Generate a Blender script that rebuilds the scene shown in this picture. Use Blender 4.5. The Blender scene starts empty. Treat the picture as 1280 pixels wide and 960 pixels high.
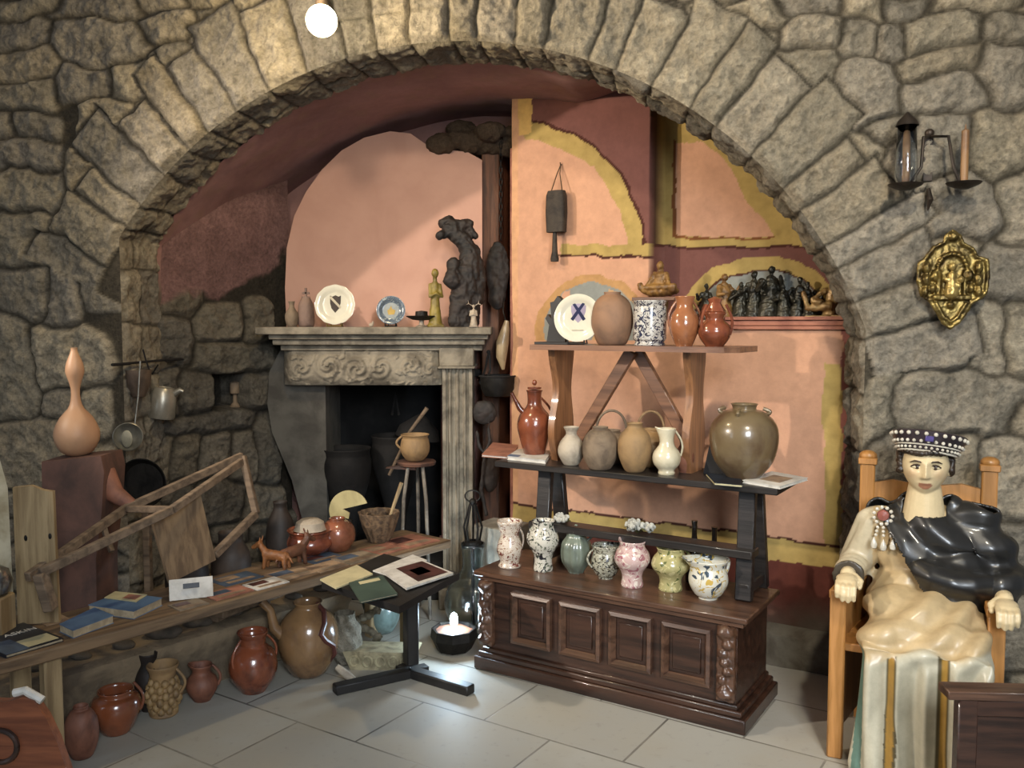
import bpy, bmesh, math, random
import numpy as np
from mathutils import Vector, Matrix
random.seed(7); RNG = np.random.default_rng(5)
PI = math.pi
SC = bpy.context.scene
COL = SC.collection

def lin(c):
    if isinstance(c, str):
        c = c.lstrip('#'); c = [int(c[i:i+2], 16)/255 for i in (0, 2, 4)]
    return tuple((x/12.92 if x <= .04045 else ((x+.055)/1.055)**2.4) for x in c)

# ---------------------------------------------------------------- camera, light, exposure
F = 1100.0; CH = 1.6; PITCH = math.atan(75/F)
cam = bpy.data.cameras.new('camera'); co = bpy.data.objects.new('camera', cam); COL.objects.link(co)
cam.sensor_width = 36; cam.lens = F/1280*36; cam.clip_start = .05
co.location = (0, 0, CH); co.rotation_euler = (PI/2-PITCH, 0, 0); SC.camera = co

SC.view_settings.view_transform = 'Standard'; SC.view_settings.look = 'None'
SC.view_settings.gamma = 1; SC.view_settings.use_curve_mapping = False
SC.view_settings.exposure = 0.9
w = bpy.data.worlds.new('world'); SC.world = w; w.use_nodes = True
w.node_tree.nodes['Background'].inputs[0].default_value = (.80, .86, 1, 1)
w.node_tree.nodes['Background'].inputs[1].default_value = .085

def lamp(name, kind, loc, energy, color, target=None, **kw):
    l = bpy.data.lights.new(name, kind); l.energy = energy; l.color = color
    for k, v in kw.items(): setattr(l, k, v)
    o = bpy.data.objects.new(name, l); COL.objects.link(o); o.location = loc
    if target:
        o.rotation_euler = (Vector(target)-Vector(loc)).to_track_quat('-Z', 'Y').to_euler()
    return o
# warm spotlight high on the left of the room, thrown into the arched recess
lamp('recess_spotlight', 'SPOT', (-3.8, 2.1, 2.9), 345, (1, .88, .75), (.75, 4.1, 1.45), spot_size=math.radians(50), spot_blend=.5, shadow_soft_size=.05)
# ceiling spotlights of the room, on the right pier and above the arch
lamp('pier_spotlight', 'SPOT', (.9, .9, 3.5), 150, (1, .90, .72), (1.35, 3.5, 1.9), spot_size=math.radians(75), spot_blend=.9, shadow_soft_size=.08)
lamp('arch_spotlight', 'SPOT', (-.6, .8, 3.5), 85, (1, .86, .68), (-1.6, 4.1, 2.8), spot_size=math.radians(80), spot_blend=.9, shadow_soft_size=.1)
# daylight from the doorway behind and to the left of the camera
lamp('doorway_daylight', 'AREA', (.9, -1.6, 2.5), 27, (.86, .93, 1), (.75, 3.4, .2), shape='RECTANGLE', size=1.3, size_y=1.6, spread=math.radians(75))
lamp('side_daylight', 'AREA', (-3.6, .6, 1.8), 6, (.70, .84, 1), (-1.2, 3.6, .8), shape='RECTANGLE', size=.9, size_y=1.6)

# ---------------------------------------------------------------- picture measurements -> places
CP, SP = math.cos(PITCH), math.sin(PITCH)
def ray(px, py):
    a = (px-640)/F; b = (480-py)/F
    return Vector((a, CP+b*SP, -SP+b*CP))
def atY(px, py, Y):
    d = ray(px, py); return Vector((0, 0, CH))+d*(Y/d.y)
def atH(px, py, z):
    d = ray(px, py); return Vector((0, 0, CH))+d*((z-CH)/d.z)
def atP(px, py, p, n):                     # on the vertical plane through p (x,y) with normal n (x,y)
    d = ray(px, py); k = (p[0]*n[0]+p[1]*n[1])/(d.x*n[0]+d.y*n[1])
    return Vector((0, 0, CH))+d*k
def project(X, Y, Z):
    Zc = Z-CH; f = Y*CP-Zc*SP; u = Y*SP+Zc*CP
    return 640+F*X/f, 480-F*u/f

# ---------------------------------------------------------------- numpy noise
def vnoise(x, y, seed=0):
    r = np.random.default_rng(seed).random((256, 256))
    xi = np.floor(x).astype(int); yi = np.floor(y).astype(int); fx = x-xi; fy = y-yi
    fx = fx*fx*(3-2*fx); fy = fy*fy*(3-2*fy)
    a = r[xi % 256, yi % 256]; b = r[(xi+1) % 256, yi % 256]; c = r[xi % 256, (yi+1) % 256]; d = r[(xi+1) % 256, (yi+1) % 256]
    return (a*(1-fx)+b*fx)*(1-fy)+(c*(1-fx)+d*fx)*fy
def fbm(x, y, seed=0, o=4):
    s = 0; a = .5; t = 0
    for k in range(o):
        s = s+a*vnoise(x*2**k+17*k, y*2**k+31*k, seed+k); t += a; a *= .5
    return s/t
def sstep(a, b, x):
    t = np.clip((x-a)/(b-a), 0, 1); return t*t*(3-2*t)

# ---------------------------------------------------------------- materials
def nodes(name):
    m = bpy.data.materials.new(name); m.use_nodes = True
    nt = m.node_tree; return m, nt, nt.nodes['Principled BSDF']
def N(nt, t, **kw):
    n = nt.nodes.new(t)
    for k, v in kw.items(): setattr(n, k, v)
    return n
def mix(nt, fac, a, b, mode='MIX'):
    m = N(nt, 'ShaderNodeMix', data_type='RGBA', blend_type=mode)
    for i, v in ((0, fac), (6, a), (7, b)):
        if hasattr(v, 'node'): nt.links.new(v, m.inputs[i])
        elif i == 0: m.inputs[0].default_value = v
        else: m.inputs[i].default_value = (*v, 1)
    return m.outputs[2]
def noise(nt, scale, detail=5, coord='Object', rough=.6, dist=0, stretch=None):
    tc = N(nt, 'ShaderNodeTexCoord'); n = N(nt, 'ShaderNodeTexNoise')
    n.inputs['Scale'].default_value = scale; n.inputs['Detail'].default_value = detail
    n.inputs['Roughness'].default_value = rough; n.inputs['Distortion'].default_value = dist
    v = tc.outputs[coord]
    if stretch:
        mp = N(nt, 'ShaderNodeMapping'); mp.inputs['Scale'].default_value = stretch
        nt.links.new(v, mp.inputs[0]); v = mp.outputs[0]
    nt.links.new(v, n.inputs['Vector']); return n.outputs['Fac']
def ramp(nt, v, a, b):
    r = N(nt, 'ShaderNodeMapRange', interpolation_type='SMOOTHSTEP'); r.inputs[1].default_value = a; r.inputs[2].default_value = b
    nt.links.new(v, r.inputs[0]); return r.outputs[0]
def bump(nt, bsdf, h, strength=.3, dist=.01):
    b = N(nt, 'ShaderNodeBump'); b.inputs['Strength'].default_value = strength; b.inputs['Distance'].default_value = dist
    nt.links.new(h, b.inputs['Height']); nt.links.new(b.outputs[0], bsdf.inputs['Normal'])
def M(name, c1, c2=None, scale=12, rough=.6, bmp=.2, metal=0, stretch=None, coat=0, bd=.004, spec=None):
    m, nt, b = nodes(name); c1 = lin(c1); c2 = lin(c2) if c2 else tuple(x*.6 for x in c1)
    f = noise(nt, scale, 6, stretch=stretch, dist=.4)
    nt.links.new(mix(nt, ramp(nt, f, .35, .68), c1, c2), b.inputs['Base Color'])
    b.inputs['Roughness'].default_value = rough; b.inputs['Metallic'].default_value = metal
    b.inputs['Coat Weight'].default_value = coat; b.inputs['Coat Roughness'].default_value = .085
    if spec is not None: b.inputs['Specular IOR Level'].default_value = spec
    if bmp: bump(nt, b, noise(nt, scale*4, 4, stretch=stretch), bmp, bd)
    return m
def MV(name, rough=.9, bmp=.5, scale=30, bd=.01, var=.35, spec=.2, coat=0):       # colour comes from the mesh's colour attribute
    m, nt, b = nodes(name); a = N(nt, 'ShaderNodeVertexColor', layer_name='Col')
    f = noise(nt, scale, 8, rough=.7); g = noise(nt, scale*.22, 5)
    c = mix(nt, ramp(nt, f, .3, .75), a.outputs[0], tuple([1-var]*3), 'MULTIPLY')
    mm = N(nt, 'ShaderNodeMix', data_type='RGBA', blend_type='MULTIPLY'); mm.inputs[0].default_value = 1
    cr = N(nt, 'ShaderNodeMapRange'); cr.inputs[1].default_value = .3; cr.inputs[2].default_value = .7; cr.inputs[3].default_value = 1-var*.7; cr.inputs[4].default_value = 1+var*.3
    nt.links.new(g, cr.inputs[0])
    nt.links.new(a.outputs[0], mm.inputs[6]); nt.links.new(cr.outputs[0], mm.inputs[7])
    m2 = N(nt, 'ShaderNodeMix', data_type='RGBA', blend_type='MULTIPLY')
    r2 = N(nt, 'ShaderNodeMapRange'); r2.inputs[1].default_value = .35; r2.inputs[2].default_value = .65; r2.inputs[3].default_value = 1-var; r2.inputs[4].default_value = 1+var*.3
    nt.links.new(f, r2.inputs[0]); m2.inputs[0].default_value = 1
    nt.links.new(mm.outputs[2], m2.inputs[6]); nt.links.new(r2.outputs[0], m2.inputs[7])
    nt.links.new(m2.outputs[2], b.inputs['Base Color'])
    b.inputs['Roughness'].default_value = rough; b.inputs['Specular IOR Level'].default_value = spec
    b.inputs['Coat Weight'].default_value = coat; b.inputs['Coat Roughness'].default_value = .2
    if bmp: bump(nt, b, f, bmp, bd)
    return m
def wood(name, c1, c2, rough=.5, coat=0, axis=0, bmp=.25):
    st = [14, 14, 14]; st[axis] = 1.2
    return M(name, c1, c2, 2.2, rough, bmp, stretch=tuple(st), coat=coat, bd=.003)
def painted(name, base, marks, rough=.22, scale=30, thr=.56, band=None):
    """glazed pottery: base glaze with brushed blots of each mark colour"""
    m, nt, b = nodes(name); c = lin(base)
    out = mix(nt, ramp(nt, noise(nt, 8), .4, .7), c, tuple(x*.82 for x in c))
    for i, mk in enumerate(marks):
        f = noise(nt, scale*(1+.35*i), 2, dist=1.5+i)
        out = mix(nt, ramp(nt, f, thr, thr+.035), out, lin(mk))
    nt.links.new(out, b.inputs['Base Color']); b.inputs['Roughness'].default_value = rough
    b.inputs['Coat Weight'].default_value = .5; b.inputs['Coat Roughness'].default_value = .1
    bump(nt, b, noise(nt, 14), .15, .004); return m
def emis(name, color, s):
    m, nt, b = nodes(name); b.inputs['Emission Color'].default_value = (*color, 1); b.inputs['Emission Strength'].default_value = s
    b.inputs['Base Color'].default_value = (*color, 1); return m
def glass(name, color=(.9, .95, 1), rough=.03):
    m, nt, b = nodes(name); b.inputs['Base Color'].default_value = (*color, 1); b.inputs['Transmission Weight'].default_value = 1
    b.inputs['Roughness'].default_value = rough; b.inputs['IOR'].default_value = 1.45; return m

# ---------------------------------------------------------------- mesh building
class G:
    def __init__(s): s.v = []; s.f = []; s.smooth = True
    def add(s, vs, fs):
        k = len(s.v); s.v += [tuple(v) for v in vs]; s.f += [tuple(i+k for i in f) for f in fs]; return s
    def box(s, cx, cy, cz, sx, sy, sz, rot=None, taper=1, b=None):
        """box centred at c with a small chamfer"""
        if b is None: b = min(sx, sy, sz)*.12
        b = min(b, .006)
        bm = bmesh.new(); bmesh.ops.create_cube(bm, size=1)
        for v in bm.verts:
            k = taper if v.co.z > 0 else 1
            v.co = Vector((v.co.x*sx*k, v.co.y*sy*k, v.co.z*sz))
        if b > 1e-4: bmesh.ops.bevel(bm, geom=bm.edges[:], offset=b, segments=1, affect='EDGES')
        bm.verts.index_update()
        R = rot.to_matrix() if rot is not None and hasattr(rot, 'to_matrix') else (rot if rot is not None else Matrix.Identity(3))
        c = Vector((cx, cy, cz))
        s.add([R @ v.co+c for v in bm.verts], [[v.index for v in f.verts] for f in bm.faces]); bm.free(); return s
    def bar(s, a, b, w, t, up=(0, 0, 1)):
        """rectangular bar from a to b, w across, t along up"""
        a = Vector(a); b = Vector(b); d = (b-a); L = d.length; x = d.normalized(); z = Vector(up); z = (z-x*z.dot(x)).normalized(); y = z.cross(x)
        R = Matrix((x, y, z)).transposed(); c = (a+b)/2
        return s.box(c.x, c.y, c.z, L, w, t, rot=R)
    def lathe(s, prof, seg=36, c=(0, 0, 0), fn=None, cap=True):
        vs = []; fs = []; n = len(prof)
        for (r, z) in prof:
            for k in range(seg):
                a = 2*PI*k/seg; rr, zz = r, z
                x, y = rr*math.cos(a), rr*math.sin(a)
                if fn: x, y, zz = fn(x, y, zz, a)
                vs.append((c[0]+x, c[1]+y, c[2]+zz))
        for i in range(n-1):
            for k in range(seg):
                j = (k+1) % seg; fs.append((i*seg+k, i*seg+j, (i+1)*seg+j, (i+1)*seg+k))
        if cap: fs.append(tuple(reversed(range(seg)))); 
        if cap == 2: fs.append(tuple(range((n-1)*seg, n*seg)))
        return s.add(vs, fs)
    def tube(s, pts, rad, seg=10, cap=True, flat=1):
        pts = [Vector(p) for p in pts]; n = len(pts)
        if not hasattr(rad, '__len__'): rad = [rad]*n
        t0 = (pts[1]-pts[0]).normalized(); up = Vector((0, 0, 1)) if abs(t0.z) < .9 else Vector((1, 0, 0))
        x = t0.cross(up).normalized(); vs = []; fs = []
        for i in range(n):
            t = (pts[min(i+1, n-1)]-pts[max(i-1, 0)]).normalized()
            x = (x-t*x.dot(t)).normalized(); y = t.cross(x)
            for k in range(seg):
                a = 2*PI*k/seg; vs.append(pts[i]+x*(math.cos(a)*rad[i])+y*(math.sin(a)*rad[i]*flat))
        for i in range(n-1):
            for k in range(seg):
                j = (k+1) % seg; fs.append((i*seg+k, i*seg+j, (i+1)*seg+j, (i+1)*seg+k))
        if cap: fs += [tuple(reversed(range(seg))), tuple(range((n-1)*seg, n*seg))]
        return s.add(vs, fs)
    def prism(s, poly, d, M4=None, chamfer=.003):
        """outline (x,z) extruded by d along +y"""
        bm = bmesh.new(); f = bm.faces.new([bm.verts.new((x, 0, z)) for x, z in poly])
        bmesh.ops.recalc_face_normals(bm, faces=[f])
        r = bmesh.ops.extrude_face_region(bm, geom=[f]); bmesh.ops.translate(bm, vec=(0, d, 0), verts=[e for e in r['geom'] if isinstance(e, bmesh.types.BMVert)])
        bmesh.ops.recalc_face_normals(bm, faces=bm.faces[:])
        bm.verts.index_update()
        T = M4 or Matrix.Identity(4)
        s.add([T @ v.co for v in bm.verts], [[v.index for v in q.verts] for q in bm.faces]); bm.free(); return s
    def ball(s, c, r, seg=16, rings=10):
        if not hasattr(r, '__len__'): r = (r, r, r)
        vs = []; fs = []
        vs.append((c[0], c[1], c[2]-r[2]))
        for i in range(1, rings):
            p = -PI/2+PI*i/rings
            for k in range(seg):
                a = 2*PI*k/seg; vs.append((c[0]+r[0]*math.cos(p)*math.cos(a), c[1]+r[1]*math.cos(p)*math.sin(a), c[2]+r[2]*math.sin(p)))
        vs.append((c[0], c[1], c[2]+r[2])); L = len(vs)-1
        for k in range(seg): fs.append((0, 1+(k+1) % seg, 1+k)); fs.append((L, L-seg+k, L-seg+(k+1) % seg))
        for i in range(rings-2):
            for k in range(seg):
                j = (k+1) % seg; a = 1+i*seg; fs.append((a+k, a+j, a+seg+j, a+seg+k))
        return s.add(vs, fs)
    def grid(s, P):                                     # P: (n, m, 3) array
        n, m = P.shape[:2]; k = len(s.v); s.v += [tuple(p) for p in P.reshape(-1, 3)]
        s.f += [(k+i*m+j, k+i*m+j+1, k+(i+1)*m+j+1, k+(i+1)*m+j) for i in range(n-1) for j in range(m-1)]; return s
    def xf(s, T): s.v = [tuple(T @ Vector(v)) for v in s.v]; return s
    def mesh(s, name, angle=40):
        me = bpy.data.meshes.new(name); me.from_pydata(s.v, [], s.f); me.update()
        bm = bmesh.new(); bm.from_mesh(me); bmesh.ops.recalc_face_normals(bm, faces=bm.faces[:]); bm.to_mesh(me); bm.free()
        me.shade_smooth()
        if angle: me.set_sharp_from_angle(angle=math.radians(angle))
        return me
def obj(name, g, mat, parent=None, loc=None, rz=0, angle=40):
    me = g.mesh(name, angle) if isinstance(g, G) else g
    o = bpy.data.objects.new(name, me); COL.objects.link(o)
    if mat: me.materials.clear(); me.materials.append(mat)
    if parent: o.parent = parent
    if loc is not None: o.location = loc
    if rz: o.rotation_euler = (0, 0, rz)
    return o
def tag(o, label, cat, group=None):
    o['label'] = label; o['category'] = cat
    if group: o['group'] = group
    return o
def thing(name, label, cat, loc=(0, 0, 0), rz=0, group=None):
    o = bpy.data.objects.new(name, None); COL.objects.link(o); o.location = loc; o.rotation_euler = (0, 0, rz); o.empty_display_size = .1
    return tag(o, label, cat, group)
def struct(name, g, mat, parent=None, angle=40):
    o = obj(name, g, mat, parent, angle=angle)
    if not parent: o['kind'] = 'structure'
    return o
def colour(me, cols):
    a = me.color_attributes.new('Col', 'FLOAT_COLOR', 'POINT'); c = np.ones((len(me.vertices), 4), dtype=np.float32); c[:, :3] = cols
    a.data.foreach_set('color', c.ravel()); return me
def coords(me):
    c = np.empty(len(me.vertices)*3, dtype=np.float32); me.vertices.foreach_get('co', c); return c.reshape(-1, 3)
def npmesh(name, V, Q):
    me = bpy.data.meshes.new(name); me.vertices.add(len(V)); me.vertices.foreach_set('co', np.ascontiguousarray(V, dtype=np.float32).ravel())
    me.loops.add(Q.size); me.loops.foreach_set('vertex_index', np.ascontiguousarray(Q, dtype=np.int32).ravel())
    me.polygons.add(len(Q)); me.polygons.foreach_set('loop_start', np.arange(len(Q), dtype=np.int32)*4)
    me.update(calc_edges=True); me.shade_smooth(); return me
def fuse(g, voxel=.006, smooth=3, disp=0, dscale=.02, seed=0):
    """closed shapes that overlap -> one continuous skin"""
    me = g.mesh('tmp', 0); o = bpy.data.objects.new('tmp', me); COL.objects.link(o)
    r = o.modifiers.new('r', 'REMESH'); r.mode = 'VOXEL'; r.voxel_size = voxel
    if smooth:
        k = o.modifiers.new('s', 'SMOOTH'); k.iterations = smooth; k.factor = .5
    dg = bpy.context.evaluated_depsgraph_get(); m2 = bpy.data.meshes.new_from_object(o.evaluated_get(dg))
    bpy.data.objects.remove(o); bpy.data.meshes.remove(me)
    if disp:
        c = coords(m2); nn = np.empty_like(c).ravel(); m2.vertices.foreach_get('normal', nn); nn = nn.reshape(-1, 3)
        q = fbm(c[:, 0]/dscale+c[:, 1]/dscale*.7+50, c[:, 2]/dscale+c[:, 1]/dscale*.5+50, seed, 3)-.5
        c = c+nn*(q*disp*2)[:, None]; m2.vertices.foreach_set('co', c.astype(np.float32).ravel()); m2.update()
    m2.shade_smooth(); return m2
def capsule(g, a, b, ra, rb, seg=14):
    a = Vector(a); b = Vector(b); n = 8; pts = []; rr = []; d = (b-a).normalized()
    for i in range(n): t = -math.cos(PI/2*i/n); pts.append(a+d*(ra*t)); rr.append(max(ra*math.sqrt(max(0, 1-t*t)), ra*.05))
    for i in range(n+1): t = math.sin(PI/2*i/n); pts.append(b+d*(rb*t)); rr.append(max(rb*math.sqrt(max(0, 1-t*t)), rb*.05))
    return g.tube(pts, rr, seg)
# ================================================================ THE ROOM
m_stone = MV('rough_stone', .95, 1.0, 55, .016, .36)
m_plaster = MV('old_plaster', .93, .35, 22, .005, .10)
m_soot = M('sooty_stone', '#1c1a18', '#0d0c0b', 9, .95, .5)
YAW = math.radians(10)
AW = np.array([math.cos(YAW), -math.sin(YAW)]); AN = np.array([math.sin(YAW), math.cos(YAW)]); AO = np.array([0, 3.878])
def on_arch(px, py):
    p = atP(px, py, AO, AN); return (p.x-AO[0])*AW[0]+(p.y-AO[1])*AW[1], p.z
pts = [on_arch(*q) for q in ((177, 262), (223, 197), (272, 157), (328, 118), (390, 85), (470, 62), (600, 50), (700, 62), (810, 108), (870, 151), (911, 181), (994, 249), (1031, 297), (1054, 342))]
A_ = np.array([[2*s, 2*z, 1] for s, z in pts]); b_ = np.array([s*s+z*z for s, z in pts])
cs, cz, k_ = np.linalg.lstsq(A_, b_, rcond=None)[0]; RA = math.sqrt(k_+cs*cs+cz*cz)
SL = on_arch(152, 400)[0]; SR = on_arch(1082, 420)[0]
ZL = cz+math.sqrt(RA*RA-(SL-cs)**2); ZR = cz+math.sqrt(max(0, RA*RA-(SR-cs)**2))
THICK = .30
# outline of the opening: up the left jamb, over the arch, down the right jamb
tl = math.atan2(ZL-cz, SL-cs); tr = math.atan2(ZR-cz, SR-cs)
L1 = ZL; L2 = RA*(tl-tr); L3 = ZR; LT = L1+L2+L3
def outline(q):
    q = np.asarray(q, float); th = tl-(q-L1)/RA
    s = np.where(q < L1, SL, np.where(q > L1+L2, SR, cs+RA*np.cos(th)))
    z = np.where(q < L1, q, np.where(q > L1+L2, LT-q, cz+RA*np.sin(th)))
    ns = np.where(q < L1, 1, np.where(q > L1+L2, -1, -np.cos(th))); nz = np.where((q < L1) | (q > L1+L2), 0, -np.sin(th))
    return s, z, ns, nz
bnd = [0]
while bnd[-1] < LT:
    arc = L1 < bnd[-1] < L1+L2
    bnd.append(bnd[-1]+(RNG.uniform(.115, .20) if arc else RNG.uniform(.2, .34)))
bnd = np.array(bnd)
def to3(s, z, d):
    return np.stack([AO[0]+s*AW[0]+d*AN[0], AO[1]+s*AW[1]+d*AN[1], z], -1)
# --- stones of the wall: rectangles read off the photograph (pixels), then courses to fill up
RECTS = [(0,50,25,62),(75,175,25,80),(180,235,15,52),(240,295,0,60),(0,60,65,102),(75,140,85,125),(145,195,80,126),(200,256,66,106),(0,62,105,142),(22,66,146,176),(-14,15,146,176),
(0,66,180,212),(90,126,190,236),(112,165,130,178),(0,80,216,262),(0,76,266,330),(100,180,246,312),(76,94,258,286),(78,96,290,312),(0,60,334,398),(100,158,316,384),(40,132,414,482),
(-20,38,404,520),(104,134,486,545),(0,100,526,606),(62,98,335,408),(60,100,488,522),(105,140,548,640),(-60,-5,20,90),(-70,-20,150,215),(-90,-6,220,330),(20,72,0,20),(80,170,0,22),
(1048,1122,78,150),(1046,1090,28,74),(1098,1136,28,70),(1132,1225,18,62),(1138,1226,102,143),(985,1042,28,66),(972,1042,70,116),(1228,1285,60,134),(1214,1290,138,216),(1138,1212,146,222),
(1142,1236,226,300),(1254,1300,222,302),(1228,1300,308,380),(1090,1206,386,462),(1214,1248,386,466),(1258,1310,384,462),(1120,1272,470,546),(1088,1118,470,546),(1228,1300,552,650),(1236,1320,656,740),
(1090,1160,552,640),(1165,1224,552,660),(1090,1200,646,720),(860,968,0,42),(976,1042,-10,24),(1052,1100,-10,24),(1106,1164,-10,16),(1170,1290,-20,14),(1230,1290,18,56),(1140,1222,64,98),(1085,1136,154,178),(1110,1136,190,260),(1160,1226,304,380),(1088,1156,728,800),(1160,1300,745,830),(1180,1215,560,560)]
seeds = []
for x0, x1, y0, y1 in RECTS:
    if x1 <= x0 or y1 <= y0: continue
    a = on_arch(x0, y1); b = on_arch(x1, y0); seeds.append(((a[0]+b[0])/2, (a[1]+b[1])/2, (b[0]-a[0])/2, (b[1]-a[1])/2))
nman = len(seeds); z = 0.0
while z < 3.75:
    hh = random.uniform(.11, .2); s = -3.4
    while s < 2.9:
        ww = random.uniform(.14, .38); c = (s+ww/2, z+hh/2)
        hit = any(abs(c[0]-q[0]) < q[2]+ww*.32 and abs(c[1]-q[1]) < q[3]+hh*.32 for q in seeds[:nman])
        r = math.hypot(c[0]-cs, c[1]-cz); inn = (SL+.05 < c[0] < SR-.05) and (r < RA+.12)
        if not hit and not inn: seeds.append((c[0], c[1], ww/2, hh/2))
        s += ww
    z += hh
def stone_field(S, Z, seeds, seed=0, p=3.2, warp=.05):
    S2 = S+(fbm(S*5+9, Z*5+3, seed+11, 3)-.5)*warp*2; Z2 = Z+(fbm(S*5+40, Z*5+70, seed+21, 3)-.5)*warp*2
    d1 = np.full(S.shape, 1e9); d2 = np.full(S.shape, 1e9); idx = np.zeros(S.shape, int); siz = np.zeros(S.shape)
    for i, (a, b, w_, h_) in enumerate(seeds):
        m = min(w_, h_)
        d = (np.abs((S2-a)/w_)**p+np.abs((Z2-b)/h_)**p)**(1/p)
        d = (d-1)*m                                     # roughly the distance in metres outside the stone
        nw = d < d1; d2 = np.where(nw, d1, np.minimum(d2, d)); d1 = np.where(nw, d, d1); idx = np.where(nw, i, idx)
    e = np.minimum((d2-d1)*.5, -d1+.035)
    return idx, e
STONE = [lin(c) for c in ('#a69b87', '#9d937f', '#ab9f88', '#968d7c', '#a1957f', '#aea28b', '#928a7b', '#9a9181')]
MORT = np.array(lin('#514a3e'))
def stone_look(S, Z, idx, e, seed, relief=.042, rnd=.025):
    r = np.random.default_rng(seed); n = idx.max()+2
    rel = r.uniform(.45, 1, n)[idx]*relief; tx = r.uniform(-.12, .12, n)[idx]; tz = r.uniform(-.1, .14, n)[idx]
    f = fbm(S*16, Z*16, seed+3, 5); f2 = fbm(S*55, Z*55, seed+5, 3)
    k = sstep(-.004, rnd, e)
    h = k*(rel+(f-.5)*.055+(f2-.5)*.016)+(1-k)*((f-.5)*.014)
    pal = np.array(STONE)[r.integers(0, len(STONE), n)][idx]*r.uniform(.90, 1.08, n)[idx][..., None]
    c = pal*(.80+.40*f)[..., None]; kk = sstep(0, .013, e)[..., None]
    c = c*kk+(MORT*(.8+.4*f2)[..., None])*(1-kk)
    pit = sstep(.62, .75, f2)[..., None]*.35; c = c*(1-pit)
    return h, c
ds = .0085
sv = np.arange(-3.3, 2.8, ds); zv = np.arange(0, 3.7, ds)
S, Z = np.meshgrid(sv, zv)
idx, e = stone_field(S, Z, seeds, 1)
# the ring of voussoirs
r = np.hypot(S-cs, Z-cz); th = np.arctan2(Z-cz, S-cs); q = L1+(tl-th)*RA
wq = q+(fbm(S*6, Z*6, 77, 3)-.5)*.05
vi = np.clip(np.searchsorted(bnd, wq)-1, 0, len(bnd)-2)
rw = RNG.uniform(.30, .46, len(bnd)); ringw = rw[vi]+(fbm(S*7, Z*7, 99, 3)-.5)*.06
arc = (q > L1-.28) & (q < L1+L2+.2)
inring = arc & (r < RA+ringw) & (r > RA-.02)
er = np.minimum(np.minimum(wq-bnd[vi], bnd[vi+1]-wq), RA+ringw-r)
idx = np.where(inring, 400+vi, idx)
e = np.where(inring, er, np.where(arc, np.minimum(e, r-RA-ringw), e))
inside = (S > SL) & (S < SR) & ((r < RA) | (Z < min(ZL, ZR)-.02)) & ((Z < cz) | (r < RA))
outd = np.where(Z > cz, r-RA, 9); 
dj = np.where((Z < ZL) & (S <= SL), SL-S, 9); dj2 = np.where((Z < ZR) & (S >= SR), S-SR, 9)
eo = np.minimum(np.where((S > SL-.02) & (S < SR+.02), np.abs(outd), 9), np.minimum(dj, dj2))
h, c = stone_look(S, Z, idx, e, 3)
h = h*sstep(-.004, .03, eo)
# snap the rim of the opening on to its outline
qs = np.linspace(0, LT, 2600); os_, oz_, _, _ = outline(qs)
keepq = ~(inside[:-1, :-1] & inside[1:, :-1] & inside[:-1, 1:] & inside[1:, 1:])
use = np.zeros(S.shape, bool)
for a in (0, 1):
    for b in (0, 1): use[a:S.shape[0]-1+a, b:S.shape[1]-1+b] |= keepq
ii = np.argwhere(inside & use)
for i, j in ii:
    k = np.argmin((os_-S[i, j])**2+(oz_-Z[i, j])**2); S[i, j] = os_[k]; Z[i, j] = oz_[k]; h[i, j] = 0
V = to3(S, Z, -h).reshape(-1, 3); C = c.reshape(-1, 3); n, m = S.shape
I = np.arange(n*m).reshape(n, m)
Q = np.stack([I[:-1, :-1], I[:-1, 1:], I[1:, 1:], I[1:, :-1]], -1)[keepq]
# the reveal and soffit: same stones turned into the thickness of the wall
qv = np.arange(0, LT, .01); dv = np.arange(0, THICK+.001, .01); QQ, DD = np.meshgrid(qv, dv)
wq = QQ+(fbm(QQ*5, DD*5, 55, 2)-.5)*.05; vi = np.clip(np.searchsorted(bnd, wq)-1, 0, len(bnd)-2)
rows = RNG.uniform(.10, .22, len(bnd))[vi]+(fbm(QQ*6+3, DD*6, 56, 2)-.5)*.03
ee = np.minimum(np.minimum(wq-bnd[vi], bnd[vi+1]-wq), np.abs(DD-rows))
hh, cc = stone_look(QQ, DD, vi*2+(DD > rows)+400, ee, 8, .020, .018)
hh = hh*sstep(0, .03, DD); os_, oz_, ns, nz = outline(QQ)
V2 = to3(os_+ns*hh, oz_+nz*hh, DD).reshape(-1, 3); n2, m2 = QQ.shape
I2 = np.arange(n2*m2).reshape(n2, m2)+len(V)
Q2 = np.stack([I2[:-1, :-1], I2[1:, :-1], I2[1:, 1:], I2[:-1, 1:]], -1).reshape(-1, 4)
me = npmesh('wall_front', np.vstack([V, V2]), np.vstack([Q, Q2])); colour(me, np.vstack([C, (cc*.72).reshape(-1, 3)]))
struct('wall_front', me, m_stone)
# --- red plastered vault of the recess
RED = np.array(lin('#93706a')); 
qv = np.arange(0, LT, .02); dv = np.arange(THICK-.01, 2.3, .02); QQ, DD = np.meshgrid(qv, dv)
f = fbm(QQ*3, DD*3, 5, 5); f2 = fbm(QQ*14, DD*14, 6, 4)
os_, oz_, ns, nz = outline(QQ); hh = .004+(f-.5)*.03-.30*sstep(L1+L2*.56, L1+L2*.70, QQ)*sstep(THICK, THICK+.03, DD)
V = to3(os_+ns*hh, oz_+nz*hh, DD).reshape(-1, 3); n, m = QQ.shape; I = np.arange(n*m).reshape(n, m)
Q = np.stack([I[:-1, :-1], I[1:, :-1], I[1:, 1:], I[:-1, 1:]], -1).reshape(-1, 4)
C = RED*(.7+.6*f)[..., None]; k = sstep(.52, .72, f2)[..., None]*.5; C = C*(1-k)+np.array(lin('#8f7262'))*k
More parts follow.
